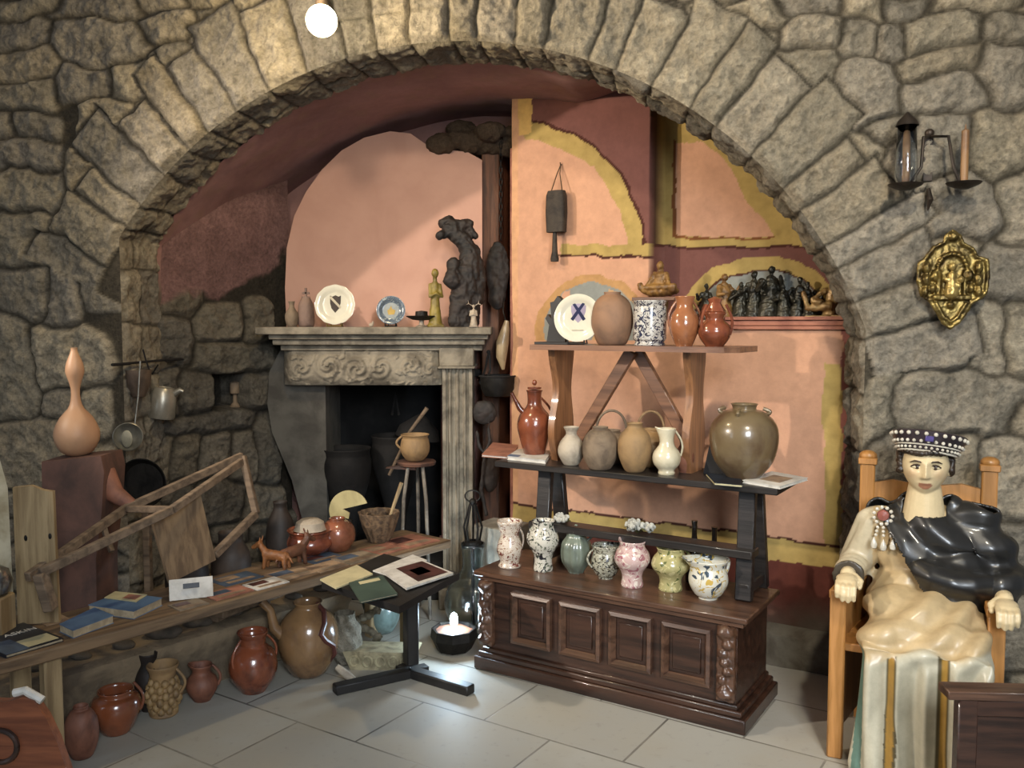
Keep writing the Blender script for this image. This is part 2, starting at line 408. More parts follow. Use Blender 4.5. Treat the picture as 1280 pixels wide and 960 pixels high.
vp = to3(os_, oz_, DD); PX, PY = project(vp[..., 0], vp[..., 1], vp[..., 2]); kr = (sstep(812, 830, PX)*(PY < 330))[..., None]
C = C*(1-kr)+kr*np.array(lin('#8c7a4c'))*(.6+.8*f)[..., None]
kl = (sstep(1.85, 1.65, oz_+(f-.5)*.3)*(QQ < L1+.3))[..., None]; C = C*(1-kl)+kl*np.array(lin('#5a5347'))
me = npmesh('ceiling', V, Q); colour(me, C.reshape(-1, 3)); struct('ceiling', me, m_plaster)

# --- painted back wall with a shallow niche to the right
BU = np.array([1, -.6]); BU = BU/np.linalg.norm(BU); BN = np.array([.6, 1]); BN = BN/np.linalg.norm(BN); BO = np.array([0, 4.89])
def on_back(px, py, d=0):
    p = atP(px, py, BO+BN*d, BN); return (p.x-BO[0])*BU[0]+(p.y-BO[1])*BU[1], p.z
gv = np.arange(-.0, 2.25, .007); gz = np.arange(0, 3.15, .007); VV, ZZ = np.meshgrid(gv, gz)
vn = on_back(812, 300)[0]; zl = on_back(960, 399)[1]
nich = sstep(vn, vn+.008, VV)*sstep(zl-.004, zl+.004, ZZ)
D = nich*.17+(fbm(VV*3, ZZ*3, 2, 4)-.5)*.012
X = BO[0]+VV*BU[0]+D*BN[0]; Y = BO[1]+VV*BU[1]+D*BN[1]
PX, PY = project(X, Y, ZZ)
wx = PX+(fbm(VV*12, ZZ*12, 31, 3)-.5)*9; wy = PY+(fbm(VV*12+9, ZZ*12, 32, 3)-.5)*9
f = fbm(VV*4, ZZ*4, 33, 5); f2 = fbm(VV*22, ZZ*22, 34, 4)
PINK = np.array(lin('#c6977a')); YEL = np.array(lin('#ab9258')); RD = np.array(lin('#724c45')); GREY = np.array(lin('#8a8c86')); DK = np.array(lin('#4a2a22'))
C = np.zeros(VV.shape+(3,))+PINK
def put(mask, col, k=1): C[mask] = C[mask]*(1-k)+np.array(col)*k
up = wy < 306
A = PX < 813
rA = np.hypot((wx-648)/158, (wy-312)/160)
put(A & (wy < 312) & (rA > 1), RD); put(A & (wy < 306) & (rA > .985) & (rA < 1.01), DK)
put(A & (wy < 306) & (rA > .86) & (rA <= .985) & (wx > 655), YEL)
put(A & (wx > 700) & (wy > 305) & (wy < 318), YEL); put(A & (wx > 690) & (wy >= 318) & (wy < 321), DK)
rl = np.hypot((wx-742)/72, (wy-418)/74); put(A & (wy < 425) & (rl < 1), np.array(lin('#b38a5c'))); put(A & (wy < 425) & (rl < .86), GREY)
put(A & (wy < 425) & (rl < .8) & (np.abs(wx-765+(wy-375)*.35) < 8), np.array(lin('#c49a6c')))
put(A & (wy < 425) & (rl < .84) & (np.abs(wx-707-(wy-365)*.2) < 6), PINK)
put(A & (wx < 666) & (wy < 168) & (wy > 120), np.array(lin('#d9b06a')))
put(A & (PX < 648) & (wy < 640), np.array(lin('#cc9c76')))
B = (PX >= 813) & (ZZ > zl)
put(B, YEL)
arcx = 822+np.sqrt(np.clip(1-((302-wy)/134)**2, 0, 1))*146-22*np.sin(np.clip((wy-178)/118, 0, 1)*PI)
put(B & (wx > 843) & (wy > 178) & (wy < 296) & (wx < arcx), PINK)
put(B & (((np.abs(wx-843) < 2) & (wy > 175) & (wy < 298)) | ((np.abs(wy-298) < 1.5) & (wx > 843) & (wx < 970))), np.array(lin('#7a4c2c')))
put(B & (PX < 824), np.array(lin('#4f3a2c')));  # dark brown strip: shade of the niche's left reveal painted into the colour
put(B & (wy > 308), RD); put(B & (wy > 308) & (wy < 311), DK)
rb = np.hypot((wx-952)/108, (wy-412)/92); put(B & (wy > 308) & (rb < 1), YEL); put(B & (wy > 308) & (rb < .80), GREY); put(B & (wy > 308) & (rb < .825) & (rb >= .80), DK)
Lw = (PX > 600) & ~((PX >= 813) & (ZZ > zl)) & (PY > 400)
yb = 636+(wx-690)*.13
put(Lw & (wx > 1030) & (wx <= 1053) & (wy > 455) & (wy < 694), YEL); put(Lw & (wx > 1053), np.array(lin('#8d5a50')))
put(Lw & (wy > yb) & (wy <= yb+28) & (wx < 1053), YEL); put(Lw & (np.abs(wy-yb) < 1.5) & (wx < 1053), DK)
put(Lw & (wy > yb+28), np.array(lin('#5d3229')))
low = sstep(.30, .05, ZZ+(f-.5)*.3); C = C*(1-low[..., None])+np.array(lin('#5e574c'))*low[..., None]
C *= (.93+.14*f)[..., None]; C *= (1-.06*sstep(.5, .7, f2))[..., None]
isy = (np.abs(C[..., 0]/np.maximum(C[..., 2], 1e-4)-YEL[0]/YEL[2]) < .9); C[isy] *= (.75+.5*f2[isy])[..., None]
V = np.stack([X, Y, ZZ], -1).reshape(-1, 3); n, m = VV.shape; I = np.arange(n*m).reshape(n, m)
Q = np.stack([I[:-1, :-1], I[:-1, 1:], I[1:, 1:], I[1:, :-1]], -1).reshape(-1, 4)
me = npmesh('wall_back', V, Q); colour(me, C.reshape(-1, 3)); struct('wall_back', me, m_plaster)
def bw(v, z, d=0): return Vector((BO[0]+v*BU[0]+d*BN[0], BO[1]+v*BU[1]+d*BN[1], z))
RB = math.atan2(BU[1], BU[0])
# ledge moulding under the niche
m_ledge = M('pink_ledge_plaster', '#a06a55', '#7d4c3e', 10, .85, .4)
g = G(); v0 = on_back(885, 400)[0]; v1 = 2.2
for (d, z0, z1) in ((.035, zl-.004, zl+.012), (.02, zl-.03, zl-.006), (.028, zl-.048, zl-.032)):
    g.box((v0+v1)/2, -d/2+.01, (z0+z1)/2, v1-v0, d+.02, z1-z0)
g.xf(Matrix.Translation((BO[0], BO[1], 0)) @ Matrix.Rotation(RB, 4, 'Z')); struct('trim_1', g, m_ledge)
# worn stone footing along the back wall
g = G(); P = []
for i, vv in enumerate(np.linspace(0, 2.2, 120)):
    row = []
    for j, (d, zz) in enumerate(((0.01, .17), (-.05, .165), (-.085, .14), (-.10, .08), (-.105, 0))):
        k = (fbm(np.array([vv*6.]), np.array([j*.7+2.]), 12, 3)[0]-.5)*.05
        row.append(bw(vv, zz+(k if 0 < j < 4 else 0), d+k*.5))
    P.append(row)
g.grid(np.array([[list(p) for p in r_] for r_ in P])); struct('trim_2', g, M('worn_footing_stone', '#6d675b', '#4c4439', 7, .95, .7))

# --- left inner wall of rough stone with a small dark niche, plaster above
W0 = np.array([-1.90, 4.44]); W1 = np.array([-1.36, 5.06]); WU = W1-W0; WL = np.linalg.norm(WU); WU = WU/WL; WN = np.array([-WU[1], WU[0]])
def on_left(px, py):
    p = atP(px, py, W0, WN); return (p.x-W0[0])*WU[0]+(p.y-W0[1])*WU[1], p.z
gv = np.arange(-.05, WL+.1, .008); gz = np.arange(0, 3.1, .008); VV, ZZ = np.meshgrid(gv, gz)
R3 = [(250,335,430,464),(196,302,516,543),(225,264,468,512),(308,336,468,512),(215,245,548,600),(250,285,550,595),(290,318,550,600),(196,240,400,455),(250,300,385,425),(305,335,380,425),(196,222,460,512),(190,212,545,600),(322,345,520,600),(195,240,605,660),(245,300,602,660),(305,350,605,660),(200,245,350,395)]
sd = []
for x0, x1, y0, y1 in R3:
    a = on_left(x0, y1); b = on_left(x1, y0); sd.append(((a[0]+b[0])/2, (a[1]+b[1])/2, abs(b[0]-a[0])/2, abs(b[1]-a[1])/2))
z = 0
while z < 1.2:
    hh_ = random.uniform(.1, .17); s = -.1
    while s < WL+.1:
        ww = random.uniform(.12, .28)
        if z+hh_/2 < sd[15][1]-.12: sd.append((s+ww/2, z+hh_/2, ww/2, hh_/2))
        s += ww
    z += hh_
idx, e = stone_field(VV, ZZ, sd, 5, warp=.03); h, c = stone_look(VV, ZZ, idx, e, 14, .05, .03)
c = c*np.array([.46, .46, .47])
a = on_left(266, 512); b = on_left(305, 467)
nm = sstep(a[0]-.006, a[0]+.006, VV)*sstep(b[0]+.006, b[0]-.006, VV)*sstep(a[1]-.006, a[1]+.006, ZZ)*sstep(b[1]+.006, b[1]-.006, ZZ)
h = h*(1-nm)-nm*.22
f = fbm(VV*4, ZZ*4, 8, 5); k = sstep(-.03, .03, ZZ-(1.74+.28*(VV/WL)+(f-.5)*.5)); h = h*(1-k)+k*(.012+(f-.5)*.03)
c = c*(1-k[..., None])+k[..., None]*(RED*.85*(.7+.6*f)[..., None])
V = np.stack([W0[0]+VV*WU[0]-h*WN[0], W0[1]+VV*WU[1]-h*WN[1], ZZ], -1).reshape(-1, 3)
n, m = VV.shape; I = np.arange(n*m).reshape(n, m); Q = np.stack([I[:-1, :-1], I[:-1, 1:], I[1:, 1:], I[1:, :-1]], -1).reshape(-1, 4)
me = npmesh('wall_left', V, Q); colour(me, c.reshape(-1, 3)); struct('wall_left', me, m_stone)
def lw(px, py, d=0):                                       # a point d in front of the left inner wall
    p = atP(px, py, W0-WN*d, WN); return p

# --- end wall behind the fireplace
EY = 5.30
gx = np.arange(-1.75, .55, .012); gz = np.arange(0, 3.2, .012); XX, ZZ = np.meshgrid(gx, gz); f = fbm(XX*4, ZZ*4, 60, 5)
C = RED*(.7+.6*f)[..., None]; PX, PY = project(XX, XX*0+EY, ZZ)
k = sstep(592, 600, PX)[..., None]*sstep(165, 195, PY+(f-.5)*40)[..., None]; C = C*(1-k)+k*np.array(lin('#6b3f2a'))*(.7+.6*f)[..., None]
V = np.stack([XX, EY+(f-.5)*.02, ZZ], -1).reshape(-1, 3); n, m = XX.shape; I = np.arange(n*m).reshape(n, m)
Q = np.stack([I[:-1, :-1], I[:-1, 1:], I[1:, 1:], I[1:, :-1]], -1)
fbx = (PX > 408) & (PX < 552) & (PY > 480) ; kq = ~(fbx[:-1, :-1] & fbx[1:, 1:]); Q = Q[kq]
me = npmesh('wall_end', V, Q.reshape(-1, 4)); colour(me, C.reshape(-1, 3)); struct('wall_end', me, m_plaster)
# loose rubble under the vault above the alcove
g = G(); random.seed(3)
for i in range(26):
    x = random.uniform(548, 652); y = random.uniform(163, 186)+(abs(x-610)*-.05)
    p = atY(x, y, random.uniform(4.98, 5.2)); r_ = random.uniform(.03, .075); g.ball(p, (r_*1.3, r_, r_*.8), 10, 7)
g.ball(atY(600, 178, 5.15), (.2, .1, .08))
me = fuse(g, .012, 1, .012, .03, 3); colour(me, np.array(lin('#5b4c3d'))); struct('trim_3', me, m_stone)

# --- floor of big worn slabs
m, nt, b = nodes('stone_floor_slabs')
tc = N(nt, 'ShaderNodeTexCoord'); mp = N(nt, 'ShaderNodeMapping'); mp.inputs['Rotation'].default_value[2] = math.radians(33); mp.inputs['Location'].default_value = (.12, .1, 0)
br = N(nt, 'ShaderNodeTexBrick'); br.offset = .5; br.inputs['Scale'].default_value = 1; br.inputs['Brick Width'].default_value = .62; br.inputs['Row Height'].default_value = .42
br.inputs['Mortar Size'].default_value = .005; br.inputs['Mortar Smooth'].default_value = .3
br.inputs['Color1'].default_value = (*lin('#aaa79d'), 1); br.inputs['Color2'].default_value = (*lin('#9a978e'), 1); br.inputs['Mortar'].default_value = (*lin('#57544e'), 1)
nt.links.new(tc.outputs['Object'], mp.inputs[0]); nt.links.new(mp.outputs[0], br.inputs[0])
f = noise(nt, 2.2, 7); c1 = mix(nt, ramp(nt, f, .35, .7), br.outputs[0], lin('#a09a8c')); c2 = mix(nt, ramp(nt, noise(nt, 25, 6), .55, .95), c1, lin('#7d7a72'))
nt.links.new(c2, b.inputs['Base Color']); b.inputs['Roughness'].default_value = .55
inv = N(nt, 'ShaderNodeMath', operation='SUBTRACT'); inv.inputs[0].default_value = 1; nt.links.new(br.outputs['Fac'], inv.inputs[1])
bump(nt, b, inv.outputs[0], .5, .004)
g = G(); g.add([(-4.2, -2, 0), (3.6, -2, 0), (3.6, 5.9, 0), (-4.2, 5.9, 0)], [(0, 1, 2, 3)]); struct('floor', g, m)

# ================================================================ FIREPLACE
m_fp = M('weathered_grey_limestone', '#8d8371', '#5f574a', 9, .9, .7, bd=.008)
m_jamb = M('grey_plastered_jamb', '#5a564e', '#413d37', 6, .92, .4)
FY = 4.95
fp = thing('fireplace', 'grey stone fireplace with carved frieze, fluted pilaster and pink plastered hood', 'fireplace', (-.55, FY, 0))
def L(p): return Vector(p)-Vector((-.55, FY, 0))
def fx(px, y=FY): return atY(px, 405, y).x+.55
def fz(py, y=FY): return atY(500, py, y).z
# mantel: moulded steps, widest on top
g = G(); yb_ = .25
for (x0, x1, y0, y1, pr) in ((318, 614, 409, 418, .22), (335, 610, 418, 424, .18), (340, 606, 424, 431, .155), (350, 603, 431, 438, .11)):
    X0, X1 = fx(x0, FY-pr), fx(x1, FY-pr); z0, z1 = fz(y1, FY-pr), fz(y0, FY-pr)
    g.box((X0+X1)/2, (yb_-pr)/2, (z0+z1)/2, X1-X0, yb_+pr, z1-z0+.002, b=.004)
# sloping cyma between the steps
obj('mantel_shelf', g, m_fp, fp)
# carved frieze: bulging block with scrolls raised on it
P = []; xs = np.linspace(fx(356), fx(556), 220); zs = np.linspace(fz(480), fz(437), 60); XX, ZZ = np.meshgrid(xs, zs)
u = (XX-xs[0])/(xs[-1]-xs[0]); v = (ZZ-zs[0])/(zs[-1]-zs[0])
bul = np.sqrt(np.clip(1-(2*v-1)**2*.85, 0, 1))*.05+.05
sc = np.zeros_like(u)
for cx, cy_, R_, tw in ((.13, .5, .09, 1), (.3, .55, .12, -1), (.47, .45, .12, 1), (.62, .52, .1, -1), (.8, .55, .09, 1), (.92, .45, .06, -1)):
    dx = (u-cx)*5.4; dy = (v-cy_); rr = np.hypot(dx, dy*1.2); aa = np.arctan2(dy, dx)*tw
    sc += np.exp(-(rr/ (R_*4.2))**4)*(.5+.5*np.cos(rr*26-aa*2))
sc += .6*sstep(.56, .66, fbm(u*26, v*5, 4, 3))
endr = np.clip(np.minimum(u, 1-u)*14, 0, 1)
YY = -(bul+.014*np.clip(sc, 0, 1.2))*np.sqrt(endr)-.02
g = G(); g.grid(np.stack([XX, YY, ZZ], -1))
X0, X1, z0, z1 = xs[0], xs[-1], zs[0], zs[-1]; g.box((X0+X1)/2, .12, (z0+z1)/2, X1-X0, .26, z1-z0, b=.004)
obj('frieze', g, m_fp, fp, angle=70)
# pilaster with capital block and flutes
g = G(); xa, xb = fx(554), fx(591)
za, zb = 0, fz(457); fl = []
for i in range(61):
    t = i/60; d = .075+.014*math.cos(t*2*PI*4) if .12 < t < .88 else .09
    fl.append((xa+(xb-xa)*t, -d))
g.grid(np.array([[(x, y, z) for x, y in fl] for z in np.linspace(.08, zb, 8)]))
g.box((xa+xb)/2, .08, zb/2, xb-xa-.002, .3, zb, b=.003)
g.box((xa+xb)/2, .05, .06, xb-xa+.05, .34, .12); g.box((xa+xb)/2, .05, .15, xb-xa+.025, .31, .05)
obj('pilaster', g, m_fp, fp)
g = G(); g.box((fx(552)+fx(592))/2, .06, (fz(457)+fz(434))/2, fx(592)-fx(552)+.01, .36, fz(434)-fz(457)); g.box((fx(552)+fx(592))/2, .06, fz(458), fx(592)-fx(552)+.02, .38, .012)
obj('capital', g, m_fp, fp)
# left jamb: plastered corbel with a curved outer edge
poly = [(fx(a), fz(b)) for a, b in ((350, 438), (406, 438), (406, 700), (406, 740), (380, 740), (385, 690), (372, 640), (362, 600), (350, 570), (338, 540), (333, 505), (336, 465))]
g = G(); g.prism(poly, .42, Matrix.Translation((0, -.01, 0))); obj('jamb', g, m_jamb, fp, angle=30)
# firebox, built of five sooty slabs round the opening
g = G(); A0, A1, zt = fx(404), fx(556), fz(476)
g.box((A0+A1)/2, .85, zt/2, A1-A0+.7, .04, zt+.1); g.box(A0-.02-.2, .62, zt/2, .04, .5, zt+.1); g.box(A1+.04, .6, zt/2, .04, .55, zt+.1); g.box((A0+A1)/2, .55, zt+.03, A1-A0+.6, .64, .04)
g.box((A0+A1)/2-.1, .45, .11, A1-A0+.4, .78, .22)
obj('firebox', g, m_soot, fp)
# pink hood with a rounded shoulder
out = [(358, 409), (357, 360), (360, 310), (370, 270), (385, 240), (405, 212), (430, 188), (458, 172), (490, 164), (515, 167), (535, 181), (560, 187), (585, 190), (603, 200), (603, 300), (603, 409)]
g = G(); poly = [(fx(a, FY+.1), fz(b, FY+.1)) for a, b in out]; g.prism(poly, .24, Matrix.Translation((0, .1, 0)))
obj('hood', g, M('smooth_pink_plaster', '#c39884', '#b98e7b', 3, .85, .15), fp, angle=30)

# wooden post and jamb of the dark alcove between hood and painted wall
m_brown = wood('old_brown_wood', '#6b4630', '#3f2a1d', .7, axis=2)
g = G(); a = atY(613, 200, 5.1); g.box(a.x, 5.12, 1.32, .10, .06, 2.64); struct('trim_4', g, m_brown)
g = G(); a = atY(646, 300, 4.97); 
g.box(.005, 5.09, 1.28, .03, .40, 2.56); struct('trim_5', g, m_ledge)
# ================================================================ POTTERY HELPERS
def curve(prof, n=26):
    """smooth line through (r,t) points"""
    P = [Vector((a, b)) for a, b in prof]; out = []
    for i in range(len(P)-1):
        p0 = P[max(i-1, 0)]; p1 = P[i]; p2 = P[i+1]; p3 = P[min(i+2, len(P)-1)]
        k = max(2, int(n/(len(P)-1)))
        for j in range(k):
            t = j/k; out.append(.5*((2*p1)+(p2-p0)*t+(2*p0-5*p1+4*p2-p3)*t*t+(3*p1-p0-3*p2+p3)*t*t*t))
    out.append(P[-1]); return [(max(v.x, .001), v.y) for v in out]
PROFS = {
 'ovoid':   [(.45,0),(.62,.06),(.92,.3),(1,.52),(.86,.76),(.5,.9),(.42,.95),(.48,1)],
 'round':   [(.5,0),(.66,.05),(.93,.28),(1,.5),(.9,.74),(.6,.91),(.42,.94),(.45,1)],
 'vase':    [(.5,0),(.62,.04),(.95,.26),(1,.42),(.82,.62),(.46,.78),(.38,.86),(.55,.97),(.58,1)],
 'jug':     [(.55,0),(.6,.05),(.88,.25),(1,.45),(.86,.64),(.58,.77),(.55,.86),(.66,.97),(.68,1)],
 'tankard': [(.85,0),(.9,.04),(.72,.12),(.95,.3),(1,.42),(.85,.58),(.72,.68),(.75,.8),(.98,.96),(1,1)],
 'baluster':[(.62,0),(.66,.04),(.54,.2),(.66,.32),(1,.5),(.98,.66),(.7,.8),(.68,.9),(.74,1)],
 'bowl':    [(.5,0),(.52,.05),(.72,.12),(.97,.36),(1,.55),(.9,.75),(.86,.82),(.98,.97),(1,1)],
 'pitcher': [(.55,0),(.6,.04),(.56,.1),(.9,.22),(1,.38),(.85,.52),(.55,.64),(.5,.8),(.62,.96),(.66,1)],
 'urn':     [(.60,0),(.63,.05),(.56,.18),(.64,.34),(.92,.5),(1,.62),(.9,.76),(.72,.86),(.68,.93),(.74,1)],
 'cylinder':[(.9,0),(.94,.03),(.86,.08),(.96,.14),(1,.2),(.98,.82),(.9,.9),(.98,.97),(1,1)],
 'globe':   [(.5,0),(.56,.05),(.9,.25),(1,.48),(.92,.7),(.66,.84),(.6,.9),(.62,1)],
 'cauldron':[(.3,0),(.6,.06),(.92,.3),(1,.55),(.92,.82),(.84,.9),(.98,1)],
}
def body(g, prof, w, h, fn=None, seg=40, open_=True, wall=.0):
    c = [(r*w/2, t*h) for r, t in curve(prof)]
    if open_:
        r1, z1 = c[-1]; th_ = min(.006, r1*.18)
        c += [(r1-th_*.3, z1+th_*.4), (r1-th_, z1), (r1-th_*1.4, z1-.06*h), (max(r1-th_*2, .003), z1-.22*h), (.001, z1-.24*h)]
    else: c += [(.001, c[-1][1])]
    return g.lathe(c, seg, fn=fn)
def rad_at(prof, t):
    c = curve(prof); return min(c, key=lambda q: abs(q[1]-t))[0]
def handle(prof, w, h, ang, t0, t1, out, th=.006, flat=.6, over=0):
    r0 = rad_at(prof, t0)*w/2; r1 = rad_at(prof, t1)*w/2; g = G(); pts = []
    for i in range(15):
        s = i/14; a = PI*s
        r = r0+(r1-r0)*s+math.sin(a)*out*w-.15*th; zz = (t0+(t1-t0)*s)*h+math.sin(a)*over*h
        pts.append((r*math.cos(ang), r*math.sin(ang), zz))
    return g.tube(pts, th, 8, flat=1)
def arch_handle(w_, z0, rise, th, ang=0):
    g = G(); pts = []
    for i in range(19):
        a = PI*i/18; x = math.cos(a)*w_; pts.append((x*math.cos(ang), x*math.sin(ang), z0+math.sin(a)**.8*rise))
    return g.tube(pts, th, 8)
def spout_fn(rim_t, h, ang, k):
    """pinch a pouring lip into the rim"""
    def fn(x, y, z, a):
        t = max(0, (z/h-rim_t)/(1-rim_t)) if rim_t < 1 else 0
        d = math.cos(a-ang); f = 1+k*t*max(0, d)**6
        return x*f, y*f, z+(.12*h*k*t*max(0, d)**6)
    return fn
def ribs(n, d):
    return lambda x, y, z, a: (x*(1+d*math.cos(a*n)), y*(1+d*math.cos(a*n)), z)
def base_of(px, py, zs, wpx, brel=.5, Y=None):
    p = atY(px, py, Y) if Y else atH(px, py, zs); k = p.y/F; w_ = wpx*k
    p = p+Vector((0, w_/2*brel*.8, 0)); p.x = p.x*(1+(w_/2*brel*.8)/p.y); p.z = zs; return p, k
def pot(name, label, cat, px, py, zs, wpx, hpx, prof, mat, handles=(), group=None, fn=None, lip=None, extra=None, seg=40, rz=0, open_=True, arch=None, Y=None):
    pr = PROFS[prof] if isinstance(prof, str) else prof
    p, k = base_of(px, py, zs, wpx, pr[0][0], Y); w_ = wpx*k; h_ = hpx*k; g = G()
    if lip: fn = spout_fn(.72, h_, lip[0], lip[1])
    body(g, pr, w_, h_, fn, seg, open_)
    if not handles and not extra and not arch:
        return tag(obj(name, g, mat, loc=p, rz=rz, angle=60), label, cat, group)
    t = thing(name, label, cat, p, rz, group); obj('body', g, mat, t, angle=60)
    for H in handles: obj('handle', handle(pr, w_, h_, *H), mat, t, angle=60)
    if arch: obj('handle', arch_handle(arch[0]*w_/2, arch[1]*h_, arch[2]*h_, arch[3], arch[4] if len(arch) > 4 else 0), mat, t, angle=60)
    if extra: extra(t, w_, h_, mat)
    return t
R_ = 0.0; L_ = PI; FR = -PI/2
m_terra = M('dull_terracotta', '#80523e', '#523024', 9, .6, .3)
m_glaze = M('glazed_red_brown', '#84482f', '#4c261a', 7, .22, .2, coat=.7)
m_glaze2 = M('glazed_orange_brown', '#9a6340', '#633924', 7, .2, .2, coat=.7)
m_greyclay = M('grey_brown_clay', '#7f6d58', '#5b4c3d', 12, .8, .5)
m_paleclay = M('pale_grey_clay', '#b3a692', '#8e8272', 12, .75, .4)
m_browncl = M('brown_clay', '#94764f', '#6d563c', 8, .7, .4)
m_cream = M('cream_glaze', '#cfc4a8', '#a79c80', 6, .25, .15, coat=.6)
m_greenbrown = M('mottled_olive_brown_glaze', '#6d5d43', '#4a3425', 5, .28, .3, coat=.6)
m_dark = M('blackened_iron', '#26231f', '#141210', 14, .55, .4, metal=.6)
m_black = M('black_painted_wood', '#211f1e', '#131211', 6, .5, .2)
m_blackgl = M('black_glass_glaze', '#171310', '#0c0a09', 6, .15, .05, coat=.8)
m_bronze = M('dark_bronze', '#3d3a2f', '#1c1b17', 16, .4, .4, metal=.5)
m_gilt = M('tarnished_gilt', '#8f7a45', '#3a2d18', 22, .35, .5, metal=.75)
m_goldclay = M('golden_brown_carving', '#8f6a37', '#55391d', 18, .5, .5)
m_dkwood = wood('dark_walnut', '#40291e', '#241610', .35, coat=.25)
m_dkwood2 = wood('dark_walnut_frames', '#5c4131', '#38251b', .35, coat=.2)
m_shelfw = wood('varnished_brown_wood', '#7f5940', '#573a28', .4, coat=.3)
m_shelfz = wood('varnished_brown_uprights', '#8f6340', '#66432a', .4, coat=.3, axis=2)
m_blkw = wood('black_stained_wood', '#2b2623', '#171412', .42, coat=.2)
m_bench = wood('weathered_bench_wood', '#7b6348', '#4e3d2c', .75, axis=0)
m_palew = wood('pale_raw_wood', '#a8916b', '#7d6849', .75, axis=2)
m_grey_w = wood('grey_brown_old_wood', '#7c6853', '#544536', .8, axis=0)

# ================================================================ CARVED CHEST
c0 = atH(592, 835, 0); c1 = atH(931, 921, 0); CU = (c1-c0).normalized(); CN = Vector((-CU.y, CU.x, 0)); CL = (c1-c0).length; CRZ = math.atan2(CU.y, CU.x)
CD = .46
def cl(px, py, y):                                   # chest-local x,z of a pixel on the plane y behind the chest front
    o = c0+CN*y; p = atP(px, py, (o.x, o.y), (CN.x, CN.y)); return (p-o).dot(CU), p.z
def cw(x, y, z): return Vector((c0.x, c0.y, 0))+CU*x+CN*y+Vector((0, 0, z))
CT = cl(935, 775, 0)[1]
chest = thing('carved_chest', 'long dark wooden chest with four framed panels under the row of painted jugs', 'chest', c0, CRZ)
g = G(); g.box(CL/2, CD/2, CT/2+.02, CL-.09, CD-.06, CT-.06, b=.002); obj('body', g, m_dkwood, chest)
g = G(); g.box(CL/2, CD/2, CT-.012, CL, CD, .024, b=.005); g.box(CL/2, CD/2, CT-.033, CL-.035, CD-.025, .02); obj('lid', g, m_dkwood2, chest)
g = G()
for z_, h_, ins in ((.03, .06, 0), (.072, .026, .018), (.095, .022, .036)): g.box(CL/2, CD/2, z_, CL-2*ins, CD-ins, h_, b=.005)
obj('plinth', g, m_dkwood, chest)
zt, zb2 = CT-.075, .155
for (a, b) in ((641, 690), (701, 752), (763, 816), (829, 890)):
    xa = cl(a, 780, .03)[0]; xb = cl(b, 780, .03)[0]
    g = G(); fw = .028; y_ = .03
    for k in range(4):                                 # mitred moulding: four sloping strips
        o = [(xa, zb2), (xb, zb2), (xb, zt), (xa, zt)]; i_ = [(xa+fw, zb2+fw), (xb-fw, zb2+fw), (xb-fw, zt-fw), (xa+fw, zt-fw)]
        m_ = [((p[0]+q[0])/2, (p[1]+q[1])/2) for p, q in zip(o, i_)]; j = (k+1) % 4
        P = [[(o[k][0], y_, o[k][1]), (o[j][0], y_, o[j][1])], [(o[k][0], y_-.02, o[k][1]), (o[j][0], y_-.02, o[j][1])], [(m_[k][0], y_-.026, m_[k][1]), (m_[j][0], y_-.026, m_[j][1])], [(i_[k][0], y_-.004, i_[k][1]), (i_[j][0], y_-.004, i_[j][1])]]
        g.grid(np.array(P))
    pn = obj('panel', g, m_dkwood2, chest, angle=25)
    g = G(); g.box((xa+xb)/2, y_-.003, (zt+zb2)/2, xb-xa-2*fw-.03, .008, zt-zb2-2*fw-.03, b=.003); obj('field', g, m_dkwood, pn)
for xc in (CL-.085, .06):                              # carved consoles at the corners
    g = G(); yc = .025
    g.box(xc, yc+.005, (zt+zb2)/2-.005, .075, .05, zt-zb2+.07, b=.003)
    for k in range(7): g.ball((xc+.012*math.sin(k*2.1), yc-.022, zt-.005-k*.036), (.026-.0015*k, .020, .02), 12, 8)
    g.ball((xc, yc-.02, zt+.01), (.036, .03, .026)); g.ball((xc, yc-.02, zb2-.005), (.034, .03, .024))
    me = fuse(g, .005, 2, .004, .02, 2); obj('corner_carving', me, m_dkwood2, chest)

# ================================================================ BLACK TABLE ON THE CHEST
TF, TB = .17, .50                                      # front and back of the table top, behind the chest front
xl, xr = cl(618, 580, TF)[0], cl(972, 612, TF)[0]; TZ = cl(890, 603, TF)[1]
tb = thing('black_side_table', 'long black trestle table standing on the chest, carrying the brown jugs', 'table', cw(0, 0, CT), CRZ)
def tz(z): return z-CT
g = G(); g.box((xl+xr)/2, (TF+TB)/2, tz(TZ)-.014, xr-xl, TB-TF, .028); obj('table_top', g, m_blkw, tb)
lx0, lx1 = cl(665, 640, TF)[0], cl(920, 690, TF)[0]
for X_ in (lx0, lx1):
    for sgn, y_ in ((-1, TF+.02), (1, TB-.02)):
        g = G(); yy = (TF+TB)/2
        a = Vector((X_+(.01), yy+sgn*.05, tz(TZ)-.03)); b = Vector((X_+.02, yy+sgn*.115, 0.002))
        g.bar(a, b, .07, .035, up=(0, 1, 0)); obj('leg', g, m_blkw, tb)
    g = G(); g.box(X_+.02, (TF+TB)/2, .05, .05, .25, .05); obj('foot_rail', g, m_blkw, tb)
sz = cl(800, 672, (TF+TB)/2-.1)[1]
g = G(); g.bar((lx0-.03, (TF+TB)/2-.1, tz(sz)), (lx1+.06, (TF+TB)/2-.1, tz(sz)-.0), .10, .035); obj('stretcher', g, m_blkw, tb)

